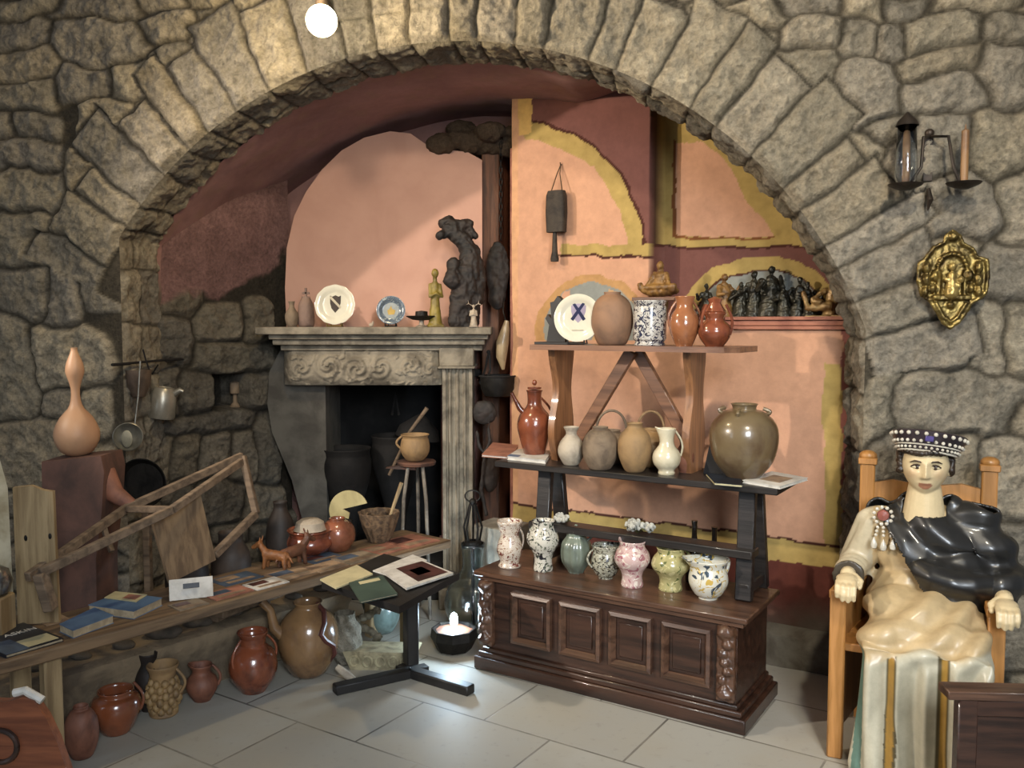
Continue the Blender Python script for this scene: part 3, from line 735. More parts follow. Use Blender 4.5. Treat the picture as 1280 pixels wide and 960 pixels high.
# ================================================================ BROWN UPPER RACK
UF = .21; ul, ur = cl(662, 436, UF)[0], cl(905, 442, UF)[0]; UZ = cl(900, 434, UF)[1]; UB = UF+.29
rk = thing('wooden_shelf_rack', 'brown wooden shelf on scrolled uprights with crossed braces, standing on the black table', 'shelf', cw(0, 0, TZ), CRZ)
def uz(z): return z-TZ
g = G(); ur2 = ur+.05
poly = [(ul, UF), (ur, UF), (ur2, UF+.05), (ur2, UB), (ul, UB)]
vs = [(x, y, z) for z in (uz(UZ)-.024, uz(UZ)) for x, y in poly]
g.add(vs, [(0, 1, 2, 3, 4)[::-1], (5, 6, 7, 8, 9)]+[(i, (i+1) % 5, 5+(i+1) % 5, 5+i) for i in range(5)]); obj('shelf_board', g, m_shelfw, rk, angle=30)
H_ = uz(UZ)-.024
for pxa in (691, 859):
    xa = cl(pxa, 500, .31)[0]; fr3 = []; bk = []
    for i in range(25):
        t = i/24; wv = .022*math.sin(t*PI*2.7+2.4); fr3.append((.315+wv, t*H_)); bk.append((.475-wv*.6, t*H_))
    g = G(); g.prism(fr3+bk[::-1], .034, Matrix.Translation((xa-.017, 0, 0)) @ Matrix(((0, 1, 0, 0), (1, 0, 0, 0), (0, 0, 1, 0), (0, 0, 0, 1)))); obj('upright', g, m_shelfz, rk, angle=30)
bx0 = cl(722, 530, .4)[0]; bx1 = cl(866, 540, .4)[0]; bm_ = cl(793, 450, .4)[0]
for a, b in (((bx0, .40, .09), (bm_-.015, .40, H_-.005)), ((bx1, .43, .07), (bm_, .43, H_-.005))):
    g = G(); g.bar(a, b, .03, .055, up=(1, 0, .6)); obj('brace', g, m_shelfw, rk)

# ---- on the chest: painted jugs
GJ = 'painted jugs along the front of the chest'
w1 = painted('white_glaze_rust_sprigs', '#cdbfae', ['#6b2f2a', '#8d6a4e'], scale=34, thr=.58)
w2 = painted('white_glaze_dark_bands', '#c9c3b4', ['#26262b', '#59604f'], scale=26, thr=.56)
w3 = M('sage_green_glaze', '#6f786a', '#454a42', 7, .28, .3, coat=.5)
w4 = painted('grey_white_glaze_black_rings', '#a9a795', ['#20201f', '#6b6451'], scale=42, thr=.54)
w5 = painted('white_glaze_pink_lace', '#c0a39c', ['#9a646a', '#d3c8ba'], scale=20, thr=.55)
w6 = painted('yellow_green_glaze', '#a29a6a', ['#5a6038', '#bdb382'], scale=18, thr=.57)
w7 = painted('white_glaze_yellow_blue', '#cfcbbb', ['#3a4650', '#b79a4c'], scale=16, thr=.58)
pot('painted_jug', 'tall white jug with rust sprigs, flared rim, standing at the left end of the chest', 'jug', 637, 711, CT, 33, 59, 'tankard', w1, [(.5, .25, .85, .2, .005)], GJ)
pot('painted_jug', 'white jug with black wavy bands and narrow foot, second on the chest', 'jug', 679, 715, CT, 40, 64, 'urn', w2, [(L_-.1, .45, .88, .13, .006)], GJ)
def teapot_top(t, w_, h_, mat):
    g = G(); g.ball((0, 0, h_*1.0), (w_*.16, w_*.16, h_*.09)); g.ball((0, 0, h_*1.1), (w_*.07, w_*.07, h_*.05)); obj('lid', g, mat, t)
pot('ribbed_jar', 'sage green ribbed jar with a small lid on the chest', 'jar', 720, 717, CT, 39, 54, 'globe', w3, [(-.3, .78, 1.0, .18, .005)], GJ, fn=ribs(10, .035), extra=teapot_top, seg=80)
pot('painted_jug', 'squat black and white patterned pitcher on the chest, left of the pink vase', 'jug', 757, 724, CT, 37, 42, 'bowl', w4, [(L_+.2, .3, .9, .2, .005)], GJ, lip=(0, .35))
pot('painted_vase', 'white and pink vase with a narrow foot and frilled rim on the chest', 'vase', 790, 735, CT, 46, 58, 'urn', w5, [(1.2, .5, .95, .12, .006)], GJ, lip=(2.2, .25))
pot('painted_jug', 'yellow-green painted jug with a narrow foot on the chest', 'jug', 838, 740, CT, 50, 54, 'urn', w6, [(.1, .5, .95, .14, .006)], GJ)
pot('painted_jug', 'round white pitcher with yellow rim at the right end of the chest', 'jug', 885, 750, CT, 50, 50, 'bowl', w7, [(.5, .35, 1.0, .2, .007, .6, .15)], GJ, lip=(L_, .4))

# ---- on the black table
GB = 'clay jugs on the black table'
def lid_spout(t, w_, h_, mat):
    g = G(); g.tube([(-.26*w_, 0, .66*h_), (-.42*w_, 0, .74*h_), (-.6*w_, 0, .92*h_), (-.66*w_, 0, .98*h_)], [.10*w_, .08*w_, .05*w_, .055*w_], 12); obj('spout', g, mat, t)
    l = thing_child('lid', t, [(.0, 1.0, .235, .02), (0, 1.035, .2, .03)], w_, h_, mat)
    g = G(); g.ball((0, 0, 1.13*h_), (.07*w_, .07*w_, .045*h_)); obj('knob', g, mat, l)
def thing_child(name, t, discs, w_, h_, mat):
    g = G()
    for _, z_, r_, th_ in discs: g.lathe([(.001, z_*h_-.0), (r_*w_, z_*h_), (r_*w_, (z_+th_)*h_), (.001, (z_+th_+.01)*h_)], 28)
    return obj(name, g, mat, t)
T1 = TZ
pot('lidded_jug', 'glossy brown lidded spouted jug at the left end of the black table', 'jug', 668, 572, T1, 44, 84, [(.5,0),(.6,.05),(.92,.35),(1,.5),(.86,.64),(.5,.76),(.4,.84),(.42,.97),(.46,1)], m_glaze, [(0.3, .5, .9, .16, .006)], extra=lid_spout, Y=cw(cl(668,570,.34)[0], .34, 0).y)
pot('clay_vase', 'pale grey clay vase, smallest on the black table', 'vase', 714, 582, T1, 34, 48, 'vase', m_paleclay, group=GB)
pot('clay_jug', 'squat grey-brown clay jug with rounded belly, beside the pale vase', 'jug', 750, 588, T1, 45, 54, 'round', m_greyclay, [(.3, .6, .95, .1, .005)], GB)
pot('clay_jug', 'light brown tall clay vase in the middle of the black table', 'vase', 793, 591, T1, 43, 62, 'ovoid', m_browncl, group=GB)
Yb = cw(.6, .40, 0).y
pot('basket_handled_jug', 'white-rimmed clay jug with looped overhead handle behind the squat jug', 'jug', 764, 575, T1, 52, 42, 'round', m_greyclay, group=GB, arch=(.75, .85, .75, .006), Y=cw(cl(764, 570, .37)[0], .37, 0).y)
pot('basket_handled_jug', 'dark clay jug with looped overhead handle behind the tall brown vase', 'jug', 813, 580, T1, 46, 48, 'round', m_browncl, group=GB, arch=(.75, .85, .62, .006), Y=cw(cl(813, 570, .38)[0], .38, 0).y)
pot('cream_pitcher', 'slender cream glazed pitcher beside the right upright of the brown rack', 'pitcher', 833, 594, T1, 36, 58, 'pitcher', m_cream, [(R_, .4, .95, .14, .005)], lip=(L_, .3))
pot('clay_cup', 'small brown clay cup in the shadow behind the cream pitcher', 'cup', 856, 590, T1, 24, 44, 'jug', m_terra, Y=cw(cl(856, 580, .33)[0], .33, 0).y)
def big_tops(t, w_, h_, mat):
    for a in (-.4, 1.2, 2.7, 4.2):
        g = G(); r_ = .27*w_; ca, sa = math.cos(a), math.sin(a)
        g.tube([((r_+.10*w_*math.sin(PI*i/8))*ca, (r_+.10*w_*math.sin(PI*i/8))*sa, (.86+.09*i/8)*h_) for i in range(9)], .008, 8); obj('handle', g, mat, t)
pot('storage_jar', 'large round olive-brown glazed jar with small neck handles on the right of the black table', 'jar', 929, 596, T1, 86, 96, [(.42,0),(.5,.04),(.86,.25),(1,.52),(.93,.74),(.6,.9),(.36,.93),(.36,.98),(.4,1)], m_greenbrown, extra=big_tops, Y=cw(cl(929, 590, .27)[0], .27, 0).y, seg=56)
# dark board leaning behind the storage jar
o = obj('leaning_board', G().prism([(-.05, 0), (.06, 0), (.06, .13), (.045, .2), (.02, .225), (-.005, .21), (-.03, .1)], .02), m_black, loc=cw(cl(893, 590, .36)[0], .36, TZ), rz=CRZ)
tag(o, 'black scalloped board leaning behind the large round jar', 'board')

# ---- books
def book(name, label, cat, corners, zs, th, mcov, mpage=None, group=None, marks=()):
    """corners: near-left, near-right, far-right, far-left pixels of the top face"""
    P = [atH(*c, zs+th) for c in corners]; c = sum(P, Vector())/4
    bm_z = zs; t = thing(name, label, cat, (c.x, c.y, bm_z), 0, group)
    P = [Vector((p.x-c.x, p.y-c.y, 0)) for p in P]
    def slab(P, z0, z1, k):
        vs = [(p.x*k, p.y*k, z) for z in (z0, z1) for p in P]
        return G().add(vs, [(3, 2, 1, 0), (4, 5, 6, 7)]+[(i, (i+1) % 4, 4+(i+1) % 4, 4+i) for i in range(4)])
    cv = min(.0022, th*.25)
    if th > .006:
        obj('pages', slab(P, cv, th-cv, .97), mpage or m_paper, t)
        obj('back_cover', slab(P, 0, cv, 1), mcov, t); tc_ = obj('cover', slab(P, th-cv, th, 1), mcov, t)
        n_ = (P[0]-P[3]).normalized()
    else: tc_ = obj('cover', slab(P, 0, th, 1), mcov, t)
    for (u0, v0, u1, v1, mm) in marks:              # printed blocks on the cover, u along near edge, v away
        def q(u, v): a = P[0].lerp(P[1], u); b = P[3].lerp(P[2], u); return a.lerp(b, v)
        Q_ = [q(u0, v0), q(u1, v0), q(u1, v1), q(u0, v1)]
        obj('printed_picture', slab(Q_, th, th+.0006, 1), mm, t)
    return t
m_paper = M('book_pages', '#b9a88a', '#998a70', 30, .8, .2)
m_white = M('white_paper', '#cfcbc2', '#b5b0a6', 20, .6, .05)
m_blue = M('blue_cover', '#5b7694', '#3f5674', 5, .4, .05)
m_navy = M('navy_cover', '#1b2430', '#12161f', 5, .35, .05)
m_green = M('grey_green_cover', '#42544a', '#36453d', 5, .45, .05)
m_creamp = M('cream_paper', '#c3b88f', '#aca37f', 9, .6, .05)
m_maroon = M('maroon_print', '#55302c', '#2f1c1b', 8, .4, .05)
m_beige = M('faded_beige_print', '#9d8468', '#6d5a4b', 12, .6, .05)
m_pinkp = M('pinkish_print', '#a5715c', '#7d5344', 10, .6, .05)
m_bluep = M('dim_blue_print', '#4d5c6d', '#39434f', 8, .5, .05)
GS = 'books lying on the black table'
book('book', 'small pinkish book at the left end of the black table', 'book', [(602, 568), (640, 571), (648, 556), (616, 553)], T1, .012, m_pinkp, m_white, GS)
book('book', 'white and blue book beside the lidded jug on the black table', 'book', [(634, 570), (682, 575), (690, 563), (648, 561)], T1, .018, m_white, m_white, GS, [(0, 0, .3, .25, m_blue)])
book('book', 'dark thin book in front of the large round jar', 'book', [(893, 603), (928, 606), (925, 593), (882, 591)], T1, .012, m_navy, m_creamp, GS)
book('book', 'open white brochure at the right end of the black table', 'book', [(928, 600), (975, 608), (1010, 597), (965, 589)], T1, .012, m_white, m_white, GS, [(.25, .25, .8, .75, m_beige)])

# ---- on the upper rack
U1 = UZ
GU = 'jugs on the brown upper shelf'
ycen = .30
def up(name, label, cat, px, w_, h_, prof, mat, y=.30, **k):
    x, _ = cl(px, 430, y); P = cw(x, y, 0); py = project(P.x, P.y, U1)[1]
    return pot(name, label, cat, px, py, U1, w_, h_, prof, mat, Y=P.y-.02, **k)
up('clay_jar', 'plain brown egg-shaped clay jar beside the white crest plate', 'jar', 765, 52, 66, [(.6,0),(.75,.06),(.98,.32),(1,.55),(.86,.8),(.55,.93),(.4,.96),(.42,1)], M('brown_grey_clay', '#8d6a50', '#5f4a3c', 5, .7, .4))
up('painted_jar', 'white cylindrical jar painted with blue flowers on the upper shelf', 'jar', 812, 42, 56, 'cylinder', painted('white_glaze_blue_flowers', '#bcb7ae', ['#2a2e44', '#33303a'], scale=30, thr=.55))
up('glazed_jug', 'shiny orange-brown jug with two-tone glaze on the upper shelf', 'jug', 855, 38, 62, 'jug', m_glaze2, y=.27, handles=[(L_, .4, .9, .12, .005), (0, .4, .9, .12, .005)])
def fourh(t, w_, h_, mat):
    for a in (-2.6, -.5, .8, 2.4):
        obj('handle', handle(PROFS['jug'], w_, h_, a, .35, 1.25, .12, .006), mat, t)
    g = G(); g.lathe([(.001, .9*h_), (.22*w_, .92*h_), (.3*w_, 1.05*h_), (.16*w_, 1.3*h_), (.2*w_, 1.42*h_), (.001, 1.5*h_)], 20, fn=ribs(7, .12)); obj('lid', g, mat, t)
up('many_handled_jug', 'dark glazed brown jug with several handles and knobbly lid on the upper shelf', 'jug', 893, 42, 42, 'jug', m_glaze, y=.29, extra=fourh)
# ---- round display plates on easels
def blob_shape(pts, y, th=.0008):
    g = G(); return g.prism(pts, -th, Matrix.Translation((0, y, 0)))
def plate(label, p, R, mat, rz, tilt=.2, deco=None, easel=m_dark, wavy=0, group=None):
    t = thing('display_plate', label, 'plate', p, rz, group)
    T = Matrix.Translation((0, 0, .012)) @ Matrix.Rotation(-tilt, 4, 'X') @ Matrix.Translation((0, 0, R)) @ Matrix.Rotation(PI/2, 4, 'X')
    pr = [(.001, .004), (.58*R, .004), (.66*R, .006), (.74*R, .014), (R*.97, .02), (R, .019), (.98*R, .014), (.72*R, .006), (.6*R, -.003), (.001, -.003)]
    g = G(); fn = ribs(12, .012) if wavy else None; g.lathe(pr, 72, fn=fn, cap=False); g.xf(T); o = obj('dish', g, mat, t, angle=50)
    T2 = Matrix.Translation((0, 0, .012)) @ Matrix.Rotation(-tilt, 4, 'X') @ Matrix.Translation((0, 0, R))
    for poly, mm in (deco or []):
        q = G().prism([(x*R, z*R) for x, z in poly], .0012, Matrix.Translation((0, -.0048-(0.0006*(deco.index((poly, mm)))), 0))); q.xf(T2); obj('painted_emblem', q, mm, o, angle=30)
    g = G()
    for s in (-1, 1):
        g.tube([(s*R*.35, -.03, .003), (s*R*.35, -.034, .02), (s*R*.35, -.02, .006), (s*R*.3, .05, .004), (s*R*.12, .05, R*.9)], .0035, 8)
    g.tube([(-R*.35, -.02, .006), (R*.35, -.02, .006)], .0035, 8); obj('easel', g, easel, t); return t
def disc(r, n=28, cx=0, cz=0): return [(cx+r*math.cos(2*PI*i/n), cz+r*math.sin(2*PI*i/n)) for i in range(n)]
m_platew = M('cream_white_glaze', '#d3cdb9', '#c2bca8', 4, .2, .05, coat=.5)
m_inkblue = M('dark_blue_enamel', '#262a4a', '#1c2038', 8, .3, .05)
m_mauve = M('pale_mauve_enamel', '#9a8fa0', '#85798a', 8, .35, .05)
m_dkbrown = M('dark_brown_enamel', '#3a2c22', '#241a15', 8, .35, .05)
m_offw = M('off_white_enamel', '#b9ae96', '#a49a84', 8, .35, .05)
sh = [(-.34, .5), (-.2, .44), (0, .52), (.2, .44), (.34, .5), (.33, .1), (.24, -.18), (0, -.42), (-.24, -.18), (-.33, .1)]
X1 = [(-.32, .44), (-.2, .48), (.34, -.2), (.22, -.28)]; X2 = [(.32, .44), (.2, .48), (-.34, -.2), (-.22, -.28)]
x_ = cl(722, 430, .26)[0]; P = cw(x_, .26, UZ)
plate('large white plate with a mauve shield and dark blue saltire on the upper shelf', P, 30*P.y/F, m_platew, CRZ*.55, .12, [([(x*.95, z*.95+.2) for x, z in sh], m_mauve), ([(x*.95, z*1.05+.18) for x, z in X1], m_inkblue), ([(x*.95, z*1.05+.18) for x, z in X2], m_inkblue), ([(-.25, -.52), (.25, -.52), (.25, -.48), (-.25, -.48)], m_offw)], m_black)
MZ = fz(409, FY-.22)                                  # top of the mantel
def mt(px, d=.0): p = atY(px, 408, FY-.16+d); p.z = MZ; return p
P = mt(419)
plate('cream scalloped plate with a dark shield crossed by a bend on the mantel', P, 25*P.y/F, m_platew, 0, .15, [([(x*.8, z*.95) for x, z in sh], m_dkbrown), ([(-.3, .36), (-.22, .44), (.3, -.1), (.24, -.2)], m_offw)], M('brass_easel', '#8a7440', '#5c4a28', 12, .4, .2, metal=.7), 1)
P = mt(489)
plate('small blue-grey plate with a yellow centre on the mantel', P, 18*P.y/F, painted('blue_grey_glaze', '#5f6a74', ['#9aa09c', '#3d4653'], scale=60), 0, .15, [(disc(.55), M('pale_grey_blue_enamel', '#8d9290', '#7c8280', 20, .4, .1)), ([(-.2, -.3), (.22, -.28), (.3, .02), (.05, .12), (0, .35), (-.15, .1), (-.28, 0)], M('ochre_enamel', '#b0903a', '#8d702a', 20, .4, .1))], m_dark, 0)

# ---- figures
def figure(g, h, r=.28, arms=(), head=.13, lean=0, seat=False):
    """robed figure of height h standing at the origin"""
    hr = head*h/2
    capsule(g, (0, 0, r*h*.6), (lean*h, 0, h*.62), r*h*.5, r*h*.36)
    g.lathe([(.001, 0), (r*h*.62, 0), (r*h*.6, .03*h), (r*h*.48, .3*h), (.001, .34*h)], 16)
    capsule(g, (lean*h, 0, h*.6), (lean*h, 0, h*.74), r*h*.42, r*h*.28)
    capsule(g, (lean*h, 0, h*.74), (lean*h*1.1, 0, h*.84), hr*.55, hr*.5)
    g.ball((lean*h*1.2, -.01*h, h-hr), (hr*.85, hr*.95, hr*1.1))
    for a in arms:
        q = r/.3; capsule(g, (a[0]*h*.40*r, 0, h*.72), (a[1]*h*q, -a[3]*h*q, a[2]*h), .055*h*q, .04*h*q)
        if len(a) > 4: capsule(g, (a[1]*h*q, -a[3]*h*q, a[2]*h), (a[4]*h*q, -a[5]*h*q, a[6]*h), .04*h*q, .032*h*q)
    return g
def statuette(name, label, p, h, mat, arms=(), r=.28, rz=0, group=None, vox=None, disp=.0025, base=True, lean=0, cat='figurine', more=None, head=.15):
    g = figure(G(), h, r, arms, lean=lean, head=head)
    if base: g.box(0, 0, .02*h, r*h*1.35, r*h*1.2, .045*h, b=0)
    if more: more(g, h)
    me = fuse(g, vox or max(.0032, h*.018), 1, disp, .012, int(h*1000) % 50)
    return tag(obj(name, me, mat, loc=p, rz=rz), label, cat, group)
A_fold = ((-1, -.16, .52, .1, .0, .16, .58), (1, .16, .52, .1, .0, .16, .58))
m_ochre = M('ochre_painted_clay', '#8d7a33', '#5e4e22', 14, .5, .3)
m_dkcarv = M('black_brown_carved_wood', '#2c221c', '#15110e', 12, .68, .5)
m_bone = M('bone_white_clay', '#a99a86', '#7d6f5f', 14, .6, .3)
P = mt(544); statuette('saint_figurine', 'slim ochre robed figurine standing on the mantel', P, .315, m_ochre, A_fold, .2, rz=.3)
# big dark carved bust/figure on the mantel
P = mt(577, .03); h = 136*P.y/F; u = P.y/F
def px2(x, y): return ((x-577)*u, (409-y)*u)
g = G()
def C2(a, b, ra, rb, d0=0, d1=0): capsule(g, (px2(*a)[0], d0, px2(*a)[1]), (px2(*b)[0], d1, px2(*b)[1]), ra*u, rb*u)
C2((578, 400), (580, 372), 14, 16); C2((580, 378), (584, 340), 17, 17); C2((584, 345), (588, 318), 16, 13); C2((588, 320), (578, 298), 12, 10)
C2((578, 300), (566, 290), 11, 12); C2((566, 292), (552, 296), 9, 6, 0, -.03); C2((566, 284), (586, 282), 8, 6); C2((586, 284), (594, 296), 5, 4); C2((555, 280), (562, 276), 6, 6)
C2((568, 332), (566, 352), 8, 10, -.05, -.06); C2((566, 350), (590, 352), 8, 6, -.06, -.04); C2((596, 325), (600, 350), 7, 8); C2((600, 350), (596, 376), 8, 9, 0, 0)
C2((572, 372), (570, 402), 9, 10, -.03, -.03); C2((592, 380), (590, 402), 9, 10)
g.box(px2(580, 0)[0], 0, .012, 34*u, .11, .025, b=0)
me = fuse(g, .006, 1, .012, .028, 5); tag(obj('wooden_sculpture', me, m_dkcarv, loc=P), 'tall black-brown carved wooden figure with a jutting head at the right of the mantel', 'sculpture')
P = mt(592, -.045)
def horns(g, h):
    for s in (-1, 1): g.tube([(s*.03*h, 0, .93*h), (s*.2*h, 0, 1.05*h), (s*.34*h, 0, 1.0*h)], .03*h, 6); g.tube([(s*.2*h, 0, 1.03*h), (s*.25*h, 0, 1.2*h)], .025*h, 6)
statuette('horned_figurine', 'tiny bone-white figurine with outspread horns at the right end of the mantel', P, .12, m_bone, A_fold, .3, more=horns)
# dark dish with a block beside the ochre figurine
P = mt(527); t = thing('footed_dish', 'low dark dish on a little foot between the blue plate and the ochre figurine', 'dish', P)
obj('bowl', G().lathe([(.001, .035), (.05, .04), (.085, .058), (.08, .062), (.04, .048), (.001, .046)], 28), m_dark, t); obj('stem', G().lathe([(.03, 0), (.032, .006), (.014, .014), (.012, .037), (.001, .04)], 20), m_bone, t)
obj('lid', G().lathe([(.001, .05), (.035, .05), (.033, .085), (.001, .09)], 20), m_dark, t)
P = mt(362); u = P.y/F
pot('stoppered_flask', 'small grey stoppered flask at the left end of the mantel', 'flask', 365, 408, MZ, 17, 32, [(.6,0),(.8,.1),(1,.35),(.9,.55),(.5,.72),(.35,.85),(.5,1)], m_greyclay, Y=FY-.18)
def crossk(t, w_, h_, mat):
    g = G(); g.box(0, 0, h_*1.12, .012, .012, .055); g.box(0, 0, h_*1.12, .04, .012, .012); obj('knob', g, mat, t)
pot('lidded_jar', 'small brown lidded jar with a cross-shaped knob on the mantel', 'jar', 383, 409, MZ, 20, 38, [(.8,0),(1,.1),(1,.5),(.9,.75),(.55,.95),(.5,1)], M('grey_pink_clay', '#7d6557', '#54423a', 9, .7, .4), extra=crossk, Y=FY-.17)
P = mt(464); tag(obj('porcelain_shard', fuse(G().ball((0, 0, .012), (.014, .01, .012)).ball((.01, 0, .024), (.006, .006, .01)), .003, 1), m_bone, loc=P), 'tiny pale trinket between the two mantel plates', 'trinket')

# nativity figures on the niche ledge
GN = 'small figures on the niche ledge'
random.seed(11)
spots = [(882, 44, 'thin bronze figure at the left of the niche ledge, nearest the shelf rack'), (905, 56, 'brown standing figure with raised arm among the dark bronze ones'), (925, 46, 'bronze kneeling figure on the niche ledge, left of the tall pair'), (942, 60, 'tall bronze figure on the niche ledge with a broad cloak'), (960, 66, 'tallest bronze figure on the niche ledge'), (980, 44, 'crouching bronze figure right of the tallest one'), (996, 52, 'bronze figure bending forward on the niche ledge'), (1012, 46, 'greenish bronze figure next to the gilded group')]
for i, (px, hp, lab) in enumerate(spots):
    p = atP(px, 394, BO+BN*.085, BN); p.z = zl; h = hp*p.y/F
    arms = [((-1, -.22, .55, .08, -.28+.1*(i % 3), .2, .7-.15*(i % 2)), (1, .2, .52, .1, .1+.14*(i % 2), .2, .5+.3*(i % 3 == 1)))][0]
    statuette('bronze_figurine', lab, p, h, m_goldclay if i == 1 else m_bronze, arms, .30+.05*(i % 3), rz=random.uniform(-.6, .6), group=GN, disp=.005, lean=random.uniform(-.08, .08))
p = atP(1032, 394, BO+BN*.06, BN); p.z = zl; u = p.y/F
g = G(); capsule(g, (.02, 0, .03), (.03, 0, .12), .035, .03); capsule(g, (.03, 0, .12), (.035, 0, .17), .03, .016); g.ball((.035, -.005, .195), (.02, .02, .025)); capsule(g, (.02, -.03, .06), (-.07, -.04, .05), .024, .015); capsule(g, (-.07, -.04, .05), (-.095, -.03, .12), .012, .012); capsule(g, (.0, -.02, .13), (-.05, -.05, .09), .014, .01); g.ball((-.03, -.045, .08), (.03, .02, .016)); g.box(0, 0, .008, .17, .09, .018, b=0)
tag(obj('gilded_figurine', fuse(g, .004, 1, .004, .015, 4), M('pale_gilded_plaster', '#a88a58', '#6e5230', 20, .4, .4, metal=.3), loc=p, rz=CRZ), 'pale gilded mother-and-child figure at the right end of the niche ledge', 'figurine')
# carved group on its little bracket
bx, bz = on_back(832, 372); P = bw(bx, bz, -.07)
t = thing('wall_bracket', 'small golden-brown wooden bracket on the painted wall carrying the carved group', 'bracket', bw(bx, bz, 0), RB)
obj('board', G().box(0, -.085, -.01, .22, .17, .018), m_shelfw, t)
obj('console', G().prism([(-.02, -.02), (.05, -.02), (.04, -.06), (.02, -.10), (.0, -.13), (-.012, -.08)], .03, Matrix.Rotation(PI/2, 4, 'Z') @ Matrix.Translation((-.06, -.02, 0))), m_shelfw, t)
g = G(); g.ball((0, 0, .03), (.10, .045, .028)); capsule(g, (0, .01, .04), (0, 0, .1), .042, .03); capsule(g, (0, 0, .1), (0, 0, .135), .03, .014); g.ball((0, -.005, .155), (.018, .02, .022))
for s in (-1, 1): capsule(g, (s*.03, 0, .115), (s*.055, -.03, .06), .013, .011); capsule(g, (s*.03, -.01, .05), (s*.075, -.03, .035), .024, .018)
capsule(g, (-.09, -.035, .045), (.08, -.035, .05), .014, .016); g.ball((-.095, -.035, .06), (.015, .015, .014))
tag(obj('carved_group', fuse(g, .004, 1, .004, .014, 9), m_goldclay, loc=P, rz=RB), 'golden-brown carved seated figure holding a lying one, on the wall bracket', 'carving')
# black carved hand-like stand left on the upper shelf
x_ = cl(697, 430, .32)[0]; u = cw(x_, .32, 0).y/F
g = G(); g.prism([(-.05, 0), (.05, 0), (.05, .16), (.035, .205), (.01, .225), (-.01, .2), (-.03, .195), (-.022, .12), (-.045, .14), (-.055, .12), (-.035, .09)], .03); g.box(.02, .0, .006, .2, .12, .012)
tag(obj('black_cutout_stand', g, m_black, loc=cw(x_, .3, UZ), rz=CRZ), 'jagged black wooden stand behind the white crest plate', 'stand')

# ---- bell hanging on the painted wall
a = atP(702, 206, BO, BN); b = atP(695, 328, BO, BN); u = a.y/F
t = thing('hanging_cowbell', 'dark wooden cowbell with a long clapper hanging on a cord on the pink wall', 'bell', bw(*on_back(702, 206), -.005), RB)
hh = a.z-b.z; zt_ = -.16*hh*1.6; W_ = 13*u
def sq(x, y, z, a_): 
    k = max(abs(math.cos(a_)), abs(math.sin(a_)))**-.55; return x*k*1.05, y*k*.6, z
g = G(); g.lathe([(.001, -.27*hh), (W_*.8, -.28*hh), (W_*.95, -.33*hh), (W_, -.5*hh), (W_*.92, -.7*hh), (W_*.8, -.7*hh), (.001, -.66*hh)], 36, c=(0, -.05, 0), fn=sq); m_bell = M('dark_weathered_wood', '#3a3128', '#1f1914', 18, .75, .6); obj('bell_body', g, m_bell, t, angle=50)
g = G()
for s in (-1, 1): g.tube([(0, -.004, 0), (s*.008, -.03, -.1*hh), (s*W_*.6, -.05, -.29*hh)], .0028, 6)
obj('cord', g, M('hemp_cord', '#55422c', '#3a2c1d', 30, .9, .4), t)
g = G(); g.lathe([(.001, -1.0*hh), (.021, -1.0*hh), (.023, -.97*hh), (.015, -.9*hh), (.011, -.7*hh), (.008, -.6*hh)], 16, c=(-.01, -.05, 0)); obj('clapper', g, m_bell, t)
g = G(); g.tube([(0, .03, .0), (0, -.008, 0), (0, -.012, .01)], .003, 6); obj('nail', g, m_dark, t)

# ---- behind and below the black table
pe = (TF+TB)/2-.1
def on_str(px, y=pe): return cw(cl(px, 665, y)[0], y, sz+.018)
def flowers(label, p, r_, mat, n=16, cat='flowers'):
    t = thing('cloth_flowers', label, cat, p, CRZ); g = G(); random.seed(int(r_*1000))
    for i in range(n):
        a = random.uniform(0, 2*PI); q = random.uniform(0, 1)**.5*r_; c = Vector((math.cos(a)*q*1.3, math.sin(a)*q*.6, random.uniform(.02, .9*r_)))
        for k in range(5):
            b = 2*PI*k/5+i; g.ball(c+Vector((math.cos(b)*.011, math.sin(b)*.004-.003, math.sin(b+1)*.011)), (.010, .005, .010), 8, 6)
    obj('petals', g, mat, t); g = G()
    for i in range(7):
        a = i*.9; g.tube([(0, 0, .002), (math.cos(a)*r_*.9, math.sin(a)*r_*.5, r_*.5), (math.cos(a)*r_*1.3, math.sin(a)*r_*.6, r_*.35)], [.004, .01, .001], 6, flat=.25)
    obj('leaves', g, M('dusty_green_leaf', '#5e5b35', '#3d3d24', 12, .6, .3), t); return t
m_petal = M('dusty_white_petals', '#b5b3a8', '#8b8a83', 30, .7, .2)
flowers('bunch of white cloth flowers lying on the black stretcher behind the pink vase', on_str(797), .055, m_petal)
flowers('small white cloth flower on the stretcher above the sage green jar', on_str(705), .03, m_petal, 6)
BOT = [(.9,0),(1,.03),(1,.42),(.8,.56),(.36,.7),(.3,.9),(.36,1)]
for px, hp, lab in ((868, 50, 'dark glass bottle standing behind the stretcher, left one'), (893, 46, 'dark glass bottle against the right legs of the black table')):
    p = cw(cl(px, 670, .38)[0], .38, CT); k = p.y/F; g = G(); body(g, BOT, 22*k, (hp+28)*k, open_=False)
    tag(obj('dark_bottle', g, m_blackgl, loc=p), lab, 'bottle', 'dark bottles behind the painted jugs')
# pale stone block left of the chest
p = atY(622, 760, 4.55); a = atY(595, 690, 4.5); b = atY(650, 660, 4.5)
g = G(); g.box(0, 0, b.z/2, .24, .22, b.z, b=.006); tag(obj('stone_block', g, M('pale_grey_stone', '#8b877b', '#68645a', 8, .9, .5), loc=(atY(626, 680, 4.58).x, 4.60, 0), rz=CRZ), 'pale grey upright stone block behind the left end of the chest', 'block')
